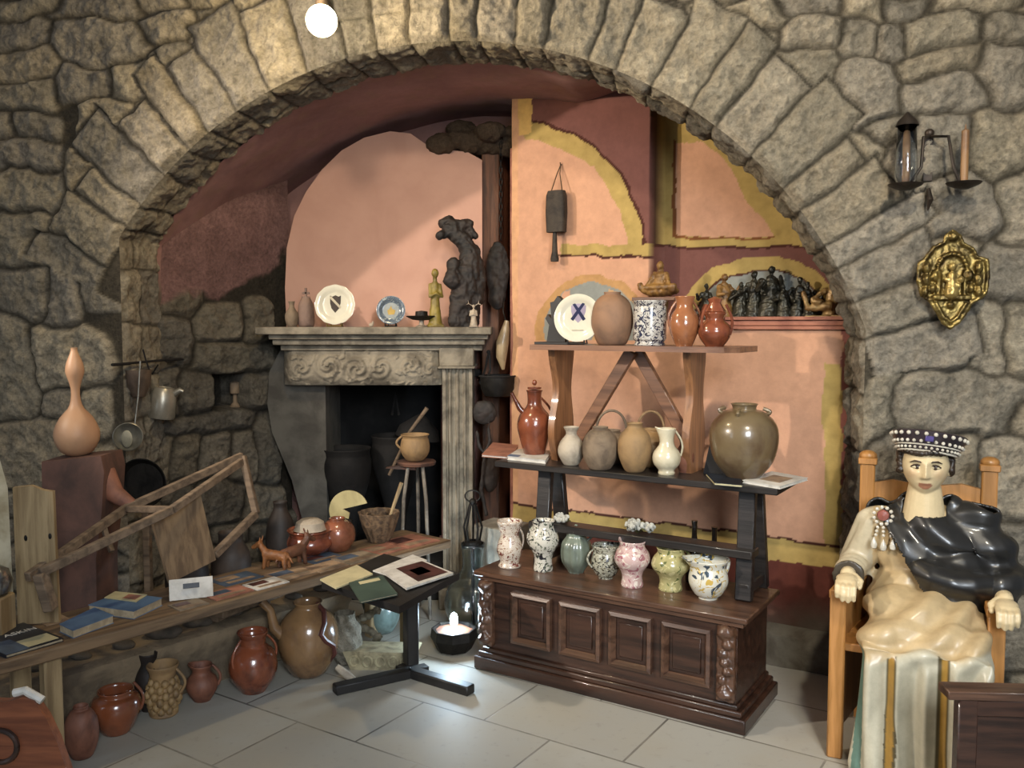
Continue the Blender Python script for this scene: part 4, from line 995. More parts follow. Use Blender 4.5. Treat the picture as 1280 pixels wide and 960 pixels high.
# ================================================================ BENCH ON THE LEFT
BZ = .50
b0 = atH(20, 823, BZ); b1 = atH(556, 677, BZ); QU = (b1-b0).normalized(); QN = Vector((-QU.y, QU.x, 0)); QL = (b1-b0).length; QR = math.atan2(QU.y, QU.x)
def qw(x, y, z): return Vector((b0.x, b0.y, 0))+QU*x+QN*y+Vector((0, 0, z))
def ql(px, y, z=BZ, py=700):                       # bench x of a pixel column at depth y behind the front edge
    o = qw(0, y, 0); p = atP(px, py, (o.x, o.y), (QN.x, QN.y)); return (p-o).dot(QU)
bn = thing('long_bench', 'long weathered plank bench on the left, covered with books and leaflets', 'bench', qw(0, 0, 0), QR)
g = G(); g.box(QL/2-.12, .18, BZ-.022, QL+.34, .36, .044, b=.006); obj('seat', g, m_bench, bn)
xl_ = ql(68, .03, py=880)
for xx in (xl_, QL-.22):
    for yy in (.05, .31):
        g = G(); g.box(xx, yy, (BZ-.045)/2, .06, .05, BZ-.045); obj('leg', g, m_palew, bn)
# stone ledge along the wall behind the bench
o = qw(0, .37, 0); LZ = atP(200, 806, (o.x, o.y), (QN.x, QN.y)).z
g = G(); P = []
xs = np.linspace(-.9, QL-.30, 70)
for x in xs:
    row = []
    for j, (y, z) in enumerate(((.40, 0), (.40, LZ*.4), (.395, LZ-.09), (.37, LZ-.06), (.37, LZ-.015), (.42, LZ), (.60, LZ-.005), (.85, LZ-.005), (1.25, LZ-.005))):
        k = (fbm(np.array([x*5.+3]), np.array([j*.9+1.]), 71, 3)[0]-.5)*(.04 if 0 < j < 8 else 0); p = qw(x, y-k*.6, max(z+k*.4, 0)); row.append(list(p))
    P.append(row)
g.grid(np.array(P)); struct('trim_6', g, M('brown_grey_ledge_stone', '#8a785f', '#5d5142', 6, .92, .8, bd=.01), angle=60)
# ---- printed matter along the bench
GL = 'leaflets and books spread on the bench'
def onb(name, label, x0, x1, y0, y1, th, mc, mp=None, skew=0, marks=(), cat='book', z=BZ, group=None):
    c = qw((x0+x1)/2, (y0+y1)/2, z); hx, hy = (x1-x0)/2, (y1-y0)/2
    t = thing(name, label, cat, c, QR+skew, group)
    def slab(a0, a1, c0_, c1_, z0, z1): return G().box((a0+a1)/2, (c0_+c1_)/2, (z0+z1)/2, a1-a0, c1_-c0_, z1-z0, b=0)
    if th > .006:
        obj('pages', slab(-hx*.97, hx*.97, -hy*.97, hy*.97, .002, th-.002), mp or m_paper, t)
        obj('back_cover', slab(-hx, hx, -hy, hy, 0, .002), mc, t); obj('cover', slab(-hx, hx, -hy, hy, th-.002, th), mc, t)
        obj('spine', slab(-hx-.002, -hx, -hy, hy, 0, th), mc, t)
    else: obj('cover', slab(-hx, hx, -hy, hy, 0, th), mc, t)
    for (u0, v0, u1, v1, mm) in marks: obj('printed_picture', slab(-hx+2*hx*u0, -hx+2*hx*u1, -hy+2*hy*v0, -hy+2*hy*v1, th, th+.0007), mm, t)
    return t
def X(px, y=.1): 
    p = project(*qw(0, y, BZ)); lo, hi = -1., 3.
    for _ in range(40):
        m = (lo+hi)/2; q = project(*qw(m, y, BZ))[0]
        if q < px: lo = m
        else: hi = m
    return lo
nb = onb('book', 'black magazine with white capital letters at the near end of the bench', X(-8), X(66), .03, .31, .012, m_navy, m_paper, .08, [(.0, .0, .4, .5, m_bluep), (.4, .05, .95, .35, m_creamp)])
tx = bpy.data.curves.new('letters', 'FONT'); tx.body = 'ASKIN'; tx.size = .04; tx.extrude = .0004; to = bpy.data.objects.new('letters', tx); COL.objects.link(to)
dg = bpy.context.evaluated_depsgraph_get(); tm = bpy.data.meshes.new_from_object(to.evaluated_get(dg)); bpy.data.objects.remove(to)
o = obj('printed_letters', tm, m_white, nb, loc=(-(X(66)-X(-8))/2+.075, .03, .0132)); o.rotation_euler = (0, 0, .0); o['label'] = 'white capital letters'
book('book', 'blue paperback with pale page edges near the near end of the bench', 'book', [(74, 780), (91, 788), (142, 769), (118, 759)], BZ, .030, m_blue, m_paper, None, [])
book('book', 'large blue hardback, thickest book on the bench, under a pale card', 'book', [(110, 756), (167, 764), (203, 747), (150, 740)], BZ, .032, m_blue, m_paper, None, [])
book('leaflet', 'pale card with a pink patch lying on the large blue hardback', 'leaflet', [(130, 747), (170, 752), (184, 743), (144, 739)], BZ+.0328, .003, m_creamp, None, None, [(.5, .2, .9, .8, m_pinkp)])
onb('leaflet', 'flat brown-grey leaflet behind the blue paperback on the bench', X(80), X(112), .245, .345, .003, m_beige, None, .0, [], 'leaflet')
# white standing card
a = X(236, .16); t = thing('white_card', 'bright white folded card with a small dark picture standing on the bench', 'card', qw(a, .14, BZ), QR-.5)
g = G(); g.box(0, 0, .040, .165, .0025, .082, rot=Matrix.Rotation(-.45, 3, 'X'), b=0); obj('front', g, m_white, t)
g = G(); g.box(0, .038, .040, .165, .0025, .082, rot=Matrix.Rotation(.45, 3, 'X'), b=0); obj('back', g, m_white, t)
g = G(); g.box(.0, -.009, .0545, .062, .001, .02, rot=Matrix.Rotation(-.45, 3, 'X'), b=0); obj('printed_picture', g, m_navy, t)
random.seed(21)
m_drab = M('drab_print', '#8c7d68', '#675a4b', 12, .6, .05)
LF = [(226, 262, .02, .12, m_drab, 'cream leaflet lying in front of the white standing card'), (270, 318, .03, .14, m_pinkp, 'pinkish leaflet just right of the white standing card'),
 (282, 330, .17, .30, m_bluep, 'dim blue folded leaflet behind the pinkish one'), (322, 362, .02, .13, m_white, 'off-white leaflet near the bench edge under the wooden animals'), (352, 398, .05, .19, m_beige, 'beige leaflet in front of the red-brown pots'),
 (400, 436, .03, .15, m_beige, 'faded leaflet between the wooden animals and the basket'), (392, 430, .17, .28, m_bluep, 'dark photo leaflet in front of the round brown pot'), (438, 478, .03, .18, m_drab, 'yellowed leaflet in front of the basket'), (476, 512, .04, .2, m_pinkp, 'reddish picture leaflet, second from the far end of the bench'), (512, 550, .03, .24, m_pinkp, 'pale pink booklet at the far end of the bench')]
for i, (a, b_, y0, y1, mm, lab) in enumerate(LF):
    onb('leaflet', lab, X(a, y0), X(b_, y0), y0, y1, .005 if i % 2 else .004, mm, None, random.uniform(-.05, .05), [(.1, .5, .6, .9, [m_maroon, m_bluep, m_beige][i % 3]), (.15, .15, .85, .35, m_beige if mm is not m_beige else m_drab)], 'leaflet', BZ, GL)
# ---- carved animals
def animal(label, p, rz, s, mat):
    g = G(); capsule(g, (-.04, 0, .055), (.04, 0, .06), .022, .024)
    for x in (-.045, .042):
        for y in (-.014, .014): capsule(g, (x, y, .05), (x*1.15, y*1.3, .006), .011, .008)
    capsule(g, (.045, 0, .065), (.075, 0, .10), .017, .013); capsule(g, (.075, 0, .105), (.105, 0, .088), .014, .009); capsule(g, (.07, .008, .115), (.066, .012, .135), .005, .003); capsule(g, (.07, -.008, .115), (.066, -.012, .135), .005, .003)
    capsule(g, (-.055, 0, .065), (-.08, 0, .03), .006, .004); g.xf(Matrix.Scale(s, 4))
    return tag(obj('carved_animal', fuse(g, .0035, 1, .002, .01, 3), mat, loc=p, rz=rz), label, 'figurine')
animal('orange-brown carved wooden animal on the bench, left one of two', qw(X(345, .24), .24, BZ), 2.9, 1.05, M('orange_brown_wood', '#8f5c33', '#5c3a22', 12, .5, .3))
animal('dark brown carved wooden animal on the bench, right one of two', qw(X(366, .22), .22, BZ), .9, 1.15, M('brown_carved_wood', '#6b4632', '#422a1e', 12, .5, .3))
# ---- pots on the far end of the bench / hearth
def dish_lid(t, w_, h_, mat):
    g = G(); g.lathe([(.001, 1.0*h_), (.36*w_, 1.0*h_), (.33*w_, 1.08*h_), (.3*w_, 1.3*h_), (.2*w_, 1.42*h_), (.001, 1.44*h_)], 28); obj('lid', g, m_paleclay, t)
ey = .29
def atb(px, y): return qw(X(px, y), y, BZ)
def bpot(name, label, px, y, w_, h_, prof, mat, **k):
    P = atb(px, y); py = project(P.x, P.y, BZ)[1]; return pot(name, label, 'pot', px, py, BZ, w_, h_, prof, mat, Y=P.y-.01, **k)
m_redpot = M('bright_red_brown_glaze', '#8a4a33', '#45251c', 4, .25, .2, coat=.6)
bpot('wide_pot', 'wide red glazed dish-pot with a pale lid on the bench, left of the round pot', 388, .30, 58, 32, 'bowl', m_redpot, extra=dish_lid)
bpot('round_pot', 'round red-brown glazed pot with a sooty base on the bench below the broken cream plate', 422, .26, 46, 42, 'round', M('orange_brown_sooted_glaze', '#965a40', '#33221b', 3, .25, .2, coat=.6))
def rings(t, w_, h_, mat):
    g = G(); g.tube([(.42*w_*math.cos(a), .42*w_*math.sin(a), .82*h_+.012*math.sin(6*a)) for a in np.linspace(0, 2*PI, 40)], .006, 6); obj('rim', g, mat, t)
P = atb(474, .24); 
bpot('woven_basket', 'grey-brown shallow woven basket with splayed ribs on the bench', 474, .24, 52, 38, [(.45,0),(.55,.08),(.8,.5),(.95,.85),(1,1)], M('dry_wicker', '#7a6248', '#46372a', 40, .8, .8), fn=ribs(14, .035), extra=rings, seg=84)
k = P.y/F; g = G(); g.tube([P+Vector((.02*1, -.02, .03))+Vector((0, 0, 0)), P+Vector((.06, -.03, .14)), P+Vector((30*k, -.03, 78*k))], [.009, .008, .010], 8)
o = obj('wooden_spoon', g, m_palew); tag(o, 'pale wooden stick leaning out of the woven basket', 'stick')
# broken cream plate standing on its edge behind the round pot
P = atb(434, .33); k = P.y/F; R_o = 25*k; pts_ = []
for i in range(30):
    a = math.radians(20+i*235/29); pts_.append((R_o*math.cos(a), R_o*math.sin(a)))
jag = [(-.45, -.85), (-.2, -.75), (-.25, -.4), (.0, -.45), (.05, -.15), (-.3, .05), (.15, .15)]
pts_ += [(x*R_o, z*R_o) for x, z in jag[2:]]
g = G(); g.prism(pts_, .012); T = Matrix.Rotation(-.1, 4, 'X'); g.xf(T)
t = thing('broken_plate', 'broken cream plate standing on edge behind the round red-brown pot', 'plate', Vector((P.x, P.y+.05, BZ+42*k)), 0)
obj('rim', g, M('yellowed_cream_glaze', '#b8ab7c', '#95895f', 7, .35, .1, coat=.3), t, angle=30); obj('foot', G().box(0, .01, -.5*R_o-.5*42*k, .03, .02, 42*k), m_dark, t)
# ---- hearth
HZ = .22
def hearth(px, w_, h_, y, **k):
    p = atY(px, 600, y); py = project(p.x, y, HZ)[1]; return px, py, y
def iron_ring(t, w_, h_, mat):
    g = G(); g.lathe([(.001, 1.0*h_), (.46*w_, 1.0*h_), (.4*w_, 1.08*h_), (.1*w_, 1.18*h_), (.001, 1.2*h_)], 28); g.xf(Matrix.Rotation(.18, 4, 'Y')); l = obj('lid', g, mat, t)
    g = G(); g.tube([(-.07*w_, 0, 1.17*h_), (0, 0, 1.35*h_), (.07*w_, 0, 1.17*h_)], .008, 8); obj('knob', g, mat, l)
m_iron2 = M('sooty_iron', '#1f1c1a', '#100e0d', 9, .8, .5, metal=.3)
def hpot(name, label, px, topy, w_, y, mat, prof, **k):
    kk = y/F; bot = project(0, y, HZ)[1]; return pot(name, label, 'pot', px, bot, HZ, w_, bot-topy, prof, mat, Y=y, **k)
hpot('iron_cauldron', 'wide sooty cauldron in the left of the fireplace opening', 434, 558, 64, 5.0, m_iron2, [(.35,0),(.4,.3),(.55,.45),(.9,.7),(1,.85),(.94,.95),(1,1)])
hpot('iron_cauldron', 'dark cauldron with a tilted lid in the middle of the fireplace opening', 496, 542, 62, 5.15, m_iron2, [(.35,0),(.4,.3),(.6,.5),(.95,.75),(1,.86),(.94,.95),(1,1)], extra=iron_ring)
a = atY(512, 540, 5.02); b = atY(534, 510, 5.0); o = obj('wooden_ladle', G().tube([a-Vector((.12, 0, .25)), a, b], [.009, .009, .012], 8), m_grey_w); tag(o, 'grey wooden handle sticking up behind the copper-coloured pot in the fireplace', 'ladle')
# trivet with pot
P = atY(519, 578, 4.72); tz_ = P.z; k = 4.72/F
t = thing('tripod_stand', 'rusty iron trivet with pale legs standing before the fireplace', 'stand', (P.x, 4.72+.06, 0))
g = G(); g.lathe([(.001, tz_-.02), (24*k, tz_-.02), (25*k, tz_-.005), (24*k, tz_), (.001, tz_)], 30); g.prism([(-38*k, tz_-.035), (-20*k, tz_-.02), (0, tz_-.0), (0, tz_-.045)], .05, Matrix.Translation((0, -.05, 0))); obj('ring', g, M('rusty_iron', '#6a4838', '#3c2c26', 14, .7, .5), t)
for a in (-2.3, -.9, 1.6):
    g = G(); c, s = math.cos(a), math.sin(a); g.tube([(14*k*c, 14*k*s, tz_-.02), (22*k*c, 22*k*s, tz_-.2), (30*k*c, 30*k*s, .0)], .010, 8); obj('leg', g, M('pale_iron_leg', '#8a8173', '#55504a', 12, .5, .3, metal=.3), t)
pot('copper_pot', 'small round brown pot with a handle standing on the iron trivet', 'pot', 519, 577, tz_, 37, 34, 'cauldron', m_browncl, [(L_+.2, .5, .95, .16, .006)], Y=4.74)

# ---- reading stand with booklets
SZ = .51
cen = atH(514, 846, 0); st = thing('book_stand', 'small black pedestal stand with cross feet carrying three booklets', 'stand', cen)
top = [atH(*q, SZ)-Vector((cen.x, cen.y, 0)) for q in ((402, 727), (499, 758), (574, 716), (480, 692))]
g = G(); vs = [(p.x, p.y, z) for z in (SZ-.03, SZ) for p in top]; g.add(vs, [(3, 2, 1, 0), (4, 5, 6, 7)]+[(i, (i+1) % 4, 4+(i+1) % 4, 4+i) for i in range(4)]); obj('top', g, m_black, st)
g = G(); g.box(0, 0, (SZ-.03)/2+.03, .058, .058, SZ-.09, rot=Matrix.Rotation(.5, 3, 'Z')); obj('column', g, m_black, st)
c2_ = sum(top, Vector())/4; g = G(); g.box(c2_.x*.5, c2_.y*.5, SZ-.045, .2, .06, .03); g.box(c2_.x*.5, c2_.y*.5, SZ-.045, .06, .16, .03); obj('bracket', g, m_black, st)
for q in ((418, 868), (589, 869)):
    e_ = atH(*q, 0)-Vector((cen.x, cen.y, 0)); g = G(); g.bar((0, 0, .022), (e_.x, e_.y, .022), .055, .042); obj('foot', g, m_black, st)
    g = G(); g.bar((0, 0, .022), (-e_.x*.22, -e_.y*.22, .022), .05, .04); obj('foot', g, m_black, st)
GBk = 'booklets on the black stand'
book('book', 'cream booklet at the left of the black stand', 'book', [(400, 724), (420, 735), (466, 717), (446, 706)], SZ, .006, m_creamp)
book('book', 'grey-green booklet at the front of the black stand', 'book', [(451, 752), (497, 742), (478, 719), (436, 728)], SZ+.0075, .008, m_green, m_paper, None, [(.25, .78, .85, .92, m_creamp)])
book('book', 'white booklet with a maroon picture at the right of the black stand', 'book', [(508, 735), (567, 716), (528, 700), (478, 714)], SZ+.0075, .009, m_white, m_white, None, [(.3, .1, .95, .95, m_maroon), (.45, .35, .75, .7, m_pinkp)])
book('leaflet', 'white open page sticking out behind the maroon-pictured booklet', 'leaflet', [(466, 713), (482, 718), (534, 700), (516, 693)], SZ, .005, m_white)

# ---- pottery on the floor under the bench
def fpot(name, label, px, py, w_, h_, prof, mat, **k): return pot(name, label, k.pop('cat', 'jug'), px, py, 0, w_, h_, prof, mat, **k)
fpot('clay_jug', 'plain terracotta jug beside the pale bench leg, nearest on the floor', 103, 950, 42, 68, 'round', m_terra, handles=[(2.6, .5, .95, .14, .006)])
fpot('clay_pot', 'wide pot with shiny orange shoulders and dull dark base under the bench', 146, 920, 62, 56, [(.5,0),(.6,.05),(.9,.4),(1,.62),(.9,.82),(.7,.9),(.72,1)], M('orange_glazed_shoulder', '#8f4f30', '#3a261d', 2.2, .22, .2, coat=.7), handles=[(R_+.2, .5, 1.15, .12, .006)], cat='pot')
def lattice(t, w_, h_, mat):
    g = G(); 
    for i in range(9):
        for j in range(6):
            a = 2*PI*(i+.5*(j % 2))/9; z = (.12+.11*j)*h_; r_ = rad_at(PROFS['tankard'], z/h_)*w_/2
            g.ball((r_*math.cos(a), r_*math.sin(a), z), (.016, .016, .019), 8, 6)
    obj('carved_relief', g, M('pale_carved_relief', '#9a7d52', '#5d4830', 10, .6, .5), t)
fpot('carved_jug', 'ochre jug covered in raised carved ornament, standing under the middle of the bench', 205, 898, 40, 66, 'tankard', m_browncl, handles=[(R_, .4, .92, .26, .006)], extra=lattice)
pot('dark_jug', 'tall black-brown jug in shadow just left of the carved ochre jug', 'jug', 187, 890, 0, 34, 74, 'jug', m_dkcarv)
fpot('clay_jug', 'small reddish jug with a ring handle under the bench, right of the carved jug', 253, 878, 40, 46, 'jug', m_terra, handles=[(.2, .4, .98, .16, .006)], lip=(L_, .3))
fpot('clay_pot', 'big-bellied red-brown glazed jug under the bench, left of the large ewer', 317, 868, 62, 78, [(.5,0),(.58,.05),(.9,.25),(1,.45),(.85,.66),(.56,.78),(.5,.86),(.62,.97),(.64,1)], m_glaze, handles=[(-2.2, .5, .92, .1, .006), (.6, .5, .92, .1, .006)])
def ewer(t, w_, h_, mat):
    g = G(); g.tube([(-.3*w_, -.05, .55*h_), (-.5*w_, -.07, .72*h_), (-.55*w_, -.07, .95*h_), (-.68*w_, -.08, 1.08*h_)], [.12*w_, .09*w_, .065*w_, .075*w_], 12); obj('spout', g, mat, t)
    obj('handle', G().tube([(.36*w_, -.10*w_, .22*h_), (.47*w_, -.16*w_, .34*h_), (.46*w_, -.22*w_, .46*h_), (.36*w_, -.34*w_, .56*h_), (.30*w_, -.40*w_, .66*h_), (.34*w_, -.3*w_, .78*h_), (.30*w_, -.14*w_, .90*h_), (.16*w_, 0, .97*h_)], .012, 8), M('maroon_clay', '#59312b', '#38201c', 9, .4, .2), t)
fpot('large_ewer', 'large mottled ewer with a curved spout, biggest vessel under the bench', 386, 848, 78, 96, 'ovoid', M('mottled_green_brown_glaze', '#8a6a48', '#4a3527', 3.5, .22, .3, coat=.6), extra=ewer)
# carved stone things behind the stand
pot('stone_mortar', 'grey carved stone jar with raised leaves behind the book stand', 'jar', 432, 832, 0, 42, 66, 'globe', M('carved_grey_stone', '#8d8676', '#5e5849', 22, .85, .9, bd=.02), fn=lambda x, y, z, a: (x*(1+.06*math.cos(a*7+z*60)), y*(1+.06*math.cos(a*7+z*60)), z), seg=84)
pot('blue_grey_jug', 'blue-grey jug with a big round handle standing behind the book stand', 'jug', 478, 815, 0, 46, 52, 'round', M('blue_grey_glaze', '#74857f', '#4a524c', 6, .25, .3, coat=.6), handles=[(.1, .5, 1.12, .2, .008), (2.9, .5, 1.12, .18, .008)], Y=4.45)
g = G(); random.seed(5)
for i in range(14):
    a = i*.45; g.ball((.05*math.cos(a)*(1+.3*(i % 2)), .03*math.sin(a), .02+.012*i), (.022, .02, .02), 10, 7)
tag(obj('coral_lump', fuse(g, .005, 1, .008, .012, 8), M('grey_coral', '#8a8270', '#59523f', 20, .9, .6), loc=atY(458, 800, 4.32).xy.to_3d()), 'knobbly grey carved lump between the stone jar and the blue-grey jug', 'carving')
p = atH(476, 838, 0); t = thing('carved_tray', 'long pale carved trough with ring ornament on the floor behind the stand', 'trough', p+Vector((0, .06, 0)), -.05)
g = G(); g.prism([(-.14, 0), (.14, 0), (.175, .085), (-.175, .085)], .14, Matrix.Translation((0, -.06, 0))); obj('body', g, M('pale_carved_stone', '#a39878', '#736a52', 16, .8, .6), t, angle=30)
for i in range(5):
    g = G(); c = -.12+.06*i; g.tube([(c+.022*math.cos(a), -.062, .042+.024*math.sin(a)) for a in np.linspace(0, 2*PI, 20)], .006, 6); obj('carved_ring', g, M('pale_carved_stone_ring', '#b0a684', '#80775c', 16, .8, .6), t)
g = G(); g.tube([(-.2, -.08, .06), (-.15, -.1, .03), (-.11, -.12, .012)], [.014, .02, .012], 10); tag(obj('stone_scroll', g, m_paleclay, loc=p+Vector((.02, -.03, 0))), 'small pale stone scroll leaning on the carved trough', 'carving')

# ---- oil lamp of glass and the lit brazier
p = atH(566, 822, 0); k = p.y/F
br_ = thing('iron_brazier', 'black octagonal iron bowl holding the bright blue-white bulb', 'lamp', p+Vector((0, .09, 0)))
g = G(); g.lathe([(.05, 0), (.085, .01), (.115, .07), (.11, .115), (.1, .115), (.09, .06), (.001, .05)], 8); obj('bowl', g, m_dark, br_, angle=20)
g = G(); g.lathe([(.001, .05), (.07, .06), (.095, .1), (.05, .118), (.001, .12)], 20, fn=ribs(5, .1)); obj('ash', g, M('orange_ash', '#8a5438', '#4f3f38', 14, .8, .6), br_)
bo = G().lathe([(.012, .10), (.014, .125), (.018, .14), (.019, .165), (.012, .185), (.001, .19)], 20)
obj('bulb', bo, emis('blue_white_bulb', (.72, .88, 1), 30), br_)
l = bpy.data.lights.new('bulb_light', 'POINT'); l.energy = 5; l.color = (.62, .82, 1); l.shadow_soft_size = .03; lo = bpy.data.objects.new('bulb_light', l); COL.objects.link(lo); lo.parent = br_; lo.location = (.0, -.045, .2)
p2 = atH(590, 800, 0); p2 = p2+Vector((0, .12, 0)); k = p2.y/F
gl = thing('glass_carafe', 'tall bulbous glass lantern with an iron frame, beside the chest behind the bright bulb', 'lantern', p2)
prg = [(.2,0),(.6,.03),(.95,.22),(1,.38),(.8,.55),(.45,.68),(.36,.8),(.42,1)]
c = [(r_*36*k, t_*115*k) for r_, t_ in curve(prg)]; c += [(r_-.004, z) for r_, z in c[::-1]]
g = G(); g.lathe(c, 40, cap=False); obj('glass', g, glass('blueish_glass', (.86, .95, .97), .12), gl, angle=0)
g = G()
for i in range(5):
    a = 2*PI*i/5+.3; g.tube([(.035*math.cos(a), .035*math.sin(a), 115*k), (.05*math.cos(a), .05*math.sin(a), 135*k), (.015*math.cos(a), .015*math.sin(a), 165*k)], .006, 6)
g.lathe([(.02, 112*k), (.045, 113*k), (.045, 118*k), (.02, 119*k)], 20); g.ball((0, 0, 168*k), .018); g.tube([(0, 0, .02), (.0, 0, 112*k)], .009, 8)
g.tube([(.04*math.cos(a), 0, 168*k+.03+.03*math.sin(a)) for a in np.linspace(0, 2*PI, 16)], .004, 6)
obj('iron_frame', g, m_dark, gl)

# ================================================================ OLD THINGS ON THE LEDGE
# leaning wooden frame with a panel
def PT(px, py, Y): return atY(px, py, Y)
fr = thing('leaning_wooden_rack', 'long grey-brown openwork wooden rack leaning over the bench, with a board hung in it', 'rack', PT(170, 700, 3.5))
o_ = fr.location.copy()
def fb(name, a, b, w_, t_, m_=m_grey_w, up=(0, 0, 1)):
    return obj(name, G().bar(Vector(a)-o_, Vector(b)-o_, w_, t_, up), m_, fr)
A1 = PT(34, 722, 3.10); A2 = PT(157, 636, 3.62); A3 = PT(303, 570, 4.02); B1 = PT(50, 716, 3.0); B2 = PT(215, 637, 3.44); B3 = PT(302, 577, 3.90)
fb('rail', A1, A2, .025, .035); fb('rail', A2, A3, .025, .035); fb('rail', B1, B2, .025, .032); fb('rail', B2, B3, .025, .032)
fb('crossbar', A2, B2, .022, .028); fb('crossbar', PT(128, 655, 3.5), PT(140, 690, 3.45), .02, .02)
C1_ = PT(320, 642, 3.98); fb('strut', A3, C1_, .03, .034, up=(0, 1, 0)); fb('strut', C1_, PT(268, 694, 3.75), .03, .034)
fb('strut', B1, PT(64, 762, 3.02), .035, .05, up=(0, 1, 0))
pc = [PT(192, 655, 3.46), PT(251, 619, 3.64), PT(270, 700, 3.62), PT(213, 729, 3.46)]
nn = (pc[1]-pc[0]).cross(pc[2]-pc[0]).normalized()*.02
vs = [p-o_ for p in pc]+[p-o_+nn for p in pc]
obj('board', G().add(vs, [(0, 1, 2, 3), (7, 6, 5, 4)]+[(i, 4+i, 4+(i+1) % 4, (i+1) % 4) for i in range(4)]), wood('pale_grey_board', '#80694e', '#5c4935', .8, axis=2), fr)
# terracotta chimney pot with a side arm
Y_ = 3.60
o = PT(95, 700, Y_); base = Vector((o.x, Y_, LZ))
def lp(px, py): q = PT(px, py, Y_); return (q.x-base.x, q.z-LZ)
cp = thing('terracotta_flue', 'big reddish terracotta flue block with a side arm, carrying the gourd', 'flue', base)
poly = [lp(*q) for q in ((52, 577), (126, 570), (130, 590), (127, 640), (120, 700))]+[(lp(118, 700)[0], 0), (lp(58, 700)[0], 0), lp(54, 700)]
obj('body', G().prism(poly, .2), M('old_red_terracotta', '#6a4a3d', '#46332b', 5, .75, .5), cp, angle=30)
a = lp(124, 596); b = lp(134, 622); c_ = lp(160, 636)
obj('side_arm', G().tube([(a[0]-.02, .08, a[1]), (b[0], .07, b[1]), (c_[0], .05, c_[1])], [.05, .04, .026], 14), M('pale_red_terracotta', '#8d5d48', '#5f3f33', 6, .7, .4), cp)
gp = PT(82, 572, Y_); topz = lp(82, 574)[1]+LZ; k = Y_/F
GOU = [(.3,0),(.7,.04),(.98,.14),(1,.24),(.72,.36),(.36,.44),(.22,.52),(.2,.62),(.3,.7),(.42,.78),(.36,.86),(.2,.94),(.14,.98),(.16,1)]
g = G(); body(g, GOU, 54*k, 140*k, open_=False); tag(obj('bottle_gourd', g, M('dry_gourd', '#b58e6c', '#a0775a', 3, .5, .15), loc=(gp.x, Y_+.1, topz-.001)), 'long-necked dried bottle gourd standing on the terracotta flue', 'gourd')
# upright boards at the left edge
P = atb(47, .30); 
t = thing('upright_board', 'pale raw wooden board with knots standing upright on the bench', 'board', P, .1); k = P.y/F
obj('plank', G().prism([(-24*k, 0), (26*k, 0), (24*k, 170*k), (12*k, 172*k), (-2*k, 178*k), (-24*k, 176*k)], .022), m_palew, t, angle=30)
for (x, z) in ((-.03, .32), (.055, .325)): obj('knot', G().ball((x, -.001, z), (.006, .003, .011)), m_dark, t)
P = qw(X(8, .33), .33, BZ); tag(obj('upright_board', G().prism([(-10*k, 0), (10*k, 0), (8*k, 178*k), (-2*k, 225*k), (-7*k, 235*k), (-9*k, 200*k)], .03), M('whitish_board', '#c3bda6', '#8d8164', 5, .7, .3), loc=P, rz=.9), 'narrow whitish board with a pointed top at the left edge, behind the pale board', 'board')
P = qw(X(-6, .3), .3, BZ); t = thing('metal_flask', 'shiny round metal flask on a pale box at the left edge of the bench', 'flask', P)
obj('stand_box', G().box(0, 0, .07, .1, .1, .14), m_palew, t); obj('body', G().lathe([(.03, .14), (.05, .15), (.062, .19), (.05, .23), (.02, .25), (.018, .27), (.001, .27)], 28), M('polished_metal', '#a5a5a0', '#77777a', 5, .25, .1, metal=.9), t)

# pots and pans of the left inner wall
p = lw(203, 505, .1); k = p.y/F
t = thing('metal_pitcher', 'dented pale metal pitcher hanging from a rod on the dark stone wall', 'pitcher', p); T = Matrix.Rotation(.16, 4, 'Y')
obj('body', G().lathe([(.001, -.07), (16*k, -.07), (17*k, -.06), (15*k, .06), (11*k, .085), (10*k, .08), (.001, .075)], 32).xf(T), M('dull_aluminium', '#a8a293', '#7f796c', 5, .35, .2, metal=.5), t)
obj('spout', G().tube([(12*k, 0, .06), (20*k, 0, .085), (24*k, 0, .08)], [.02, .014, .008], 10).xf(T), M('dull_aluminium_spout', '#948e80', '#6f6a5e', 5, .35, .2, metal=.5), t)
obj('handle', G().tube([(-14*k, 0, .05), (-17*k, 0, .12), (-4*k, 0, .2)], .004, 8), m_dark, t)
a = atY(140, 456, 4.08); b = lw(206, 450, .09); rod = thing('iron_rod', 'iron rod with hooks fixed across the dark stone wall', 'rod', a)
obj('bar', G().tube([Vector((0, 0, 0)), b-a], .006, 8), m_iron2, rod); obj('bracket', G().tube([b-a, b-a+Vector((.04, .14, 0))], .007, 8), m_iron2, rod)
obj('bracket', G().tube([Vector((0, 0, 0)), Vector((.03, .12, 0))], .007, 8), m_iron2, rod)
p = atY(173, 475, 4.26); k = p.y/F; t = thing('copper_ladle', 'dull brown ladle bowl hanging behind the metal pitcher', 'ladle', p)
obj('bowl', G().lathe([(.001, -.09), (8*k, -.08), (14*k, -.03), (16*k, .05), (15*k, .05), (12*k, -.02), (.001, -.07)], 28), M('brown_copper', '#6b5a4b', '#473b31', 8, .5, .3, metal=.3), t); obj('handle', G().tube([(14*k, 0, .05), (12*k, -.02, .1), (10*k, -.03, .02+.13)], .004, 8), m_iron2, t)
p = atY(160, 546, 4.08); k = p.y/F; t = thing('frying_pan', 'small round metal strainer pan hanging low on the dark stone wall', 'pan', p); T = Matrix.Rotation(.35, 4, 'Z') @ Matrix.Rotation(PI/2-.1, 4, 'X')
obj('bowl', G().lathe([(.001, -.02), (12*k, -.018), (16*k, .0), (18*k, .012), (17*k, .014), (14*k, .0), (9*k, -.012), (.001, -.014)], 36, cap=False).xf(T), M('grey_tin', '#8d897c', '#57544b', 6, .35, .3, metal=.6), t)
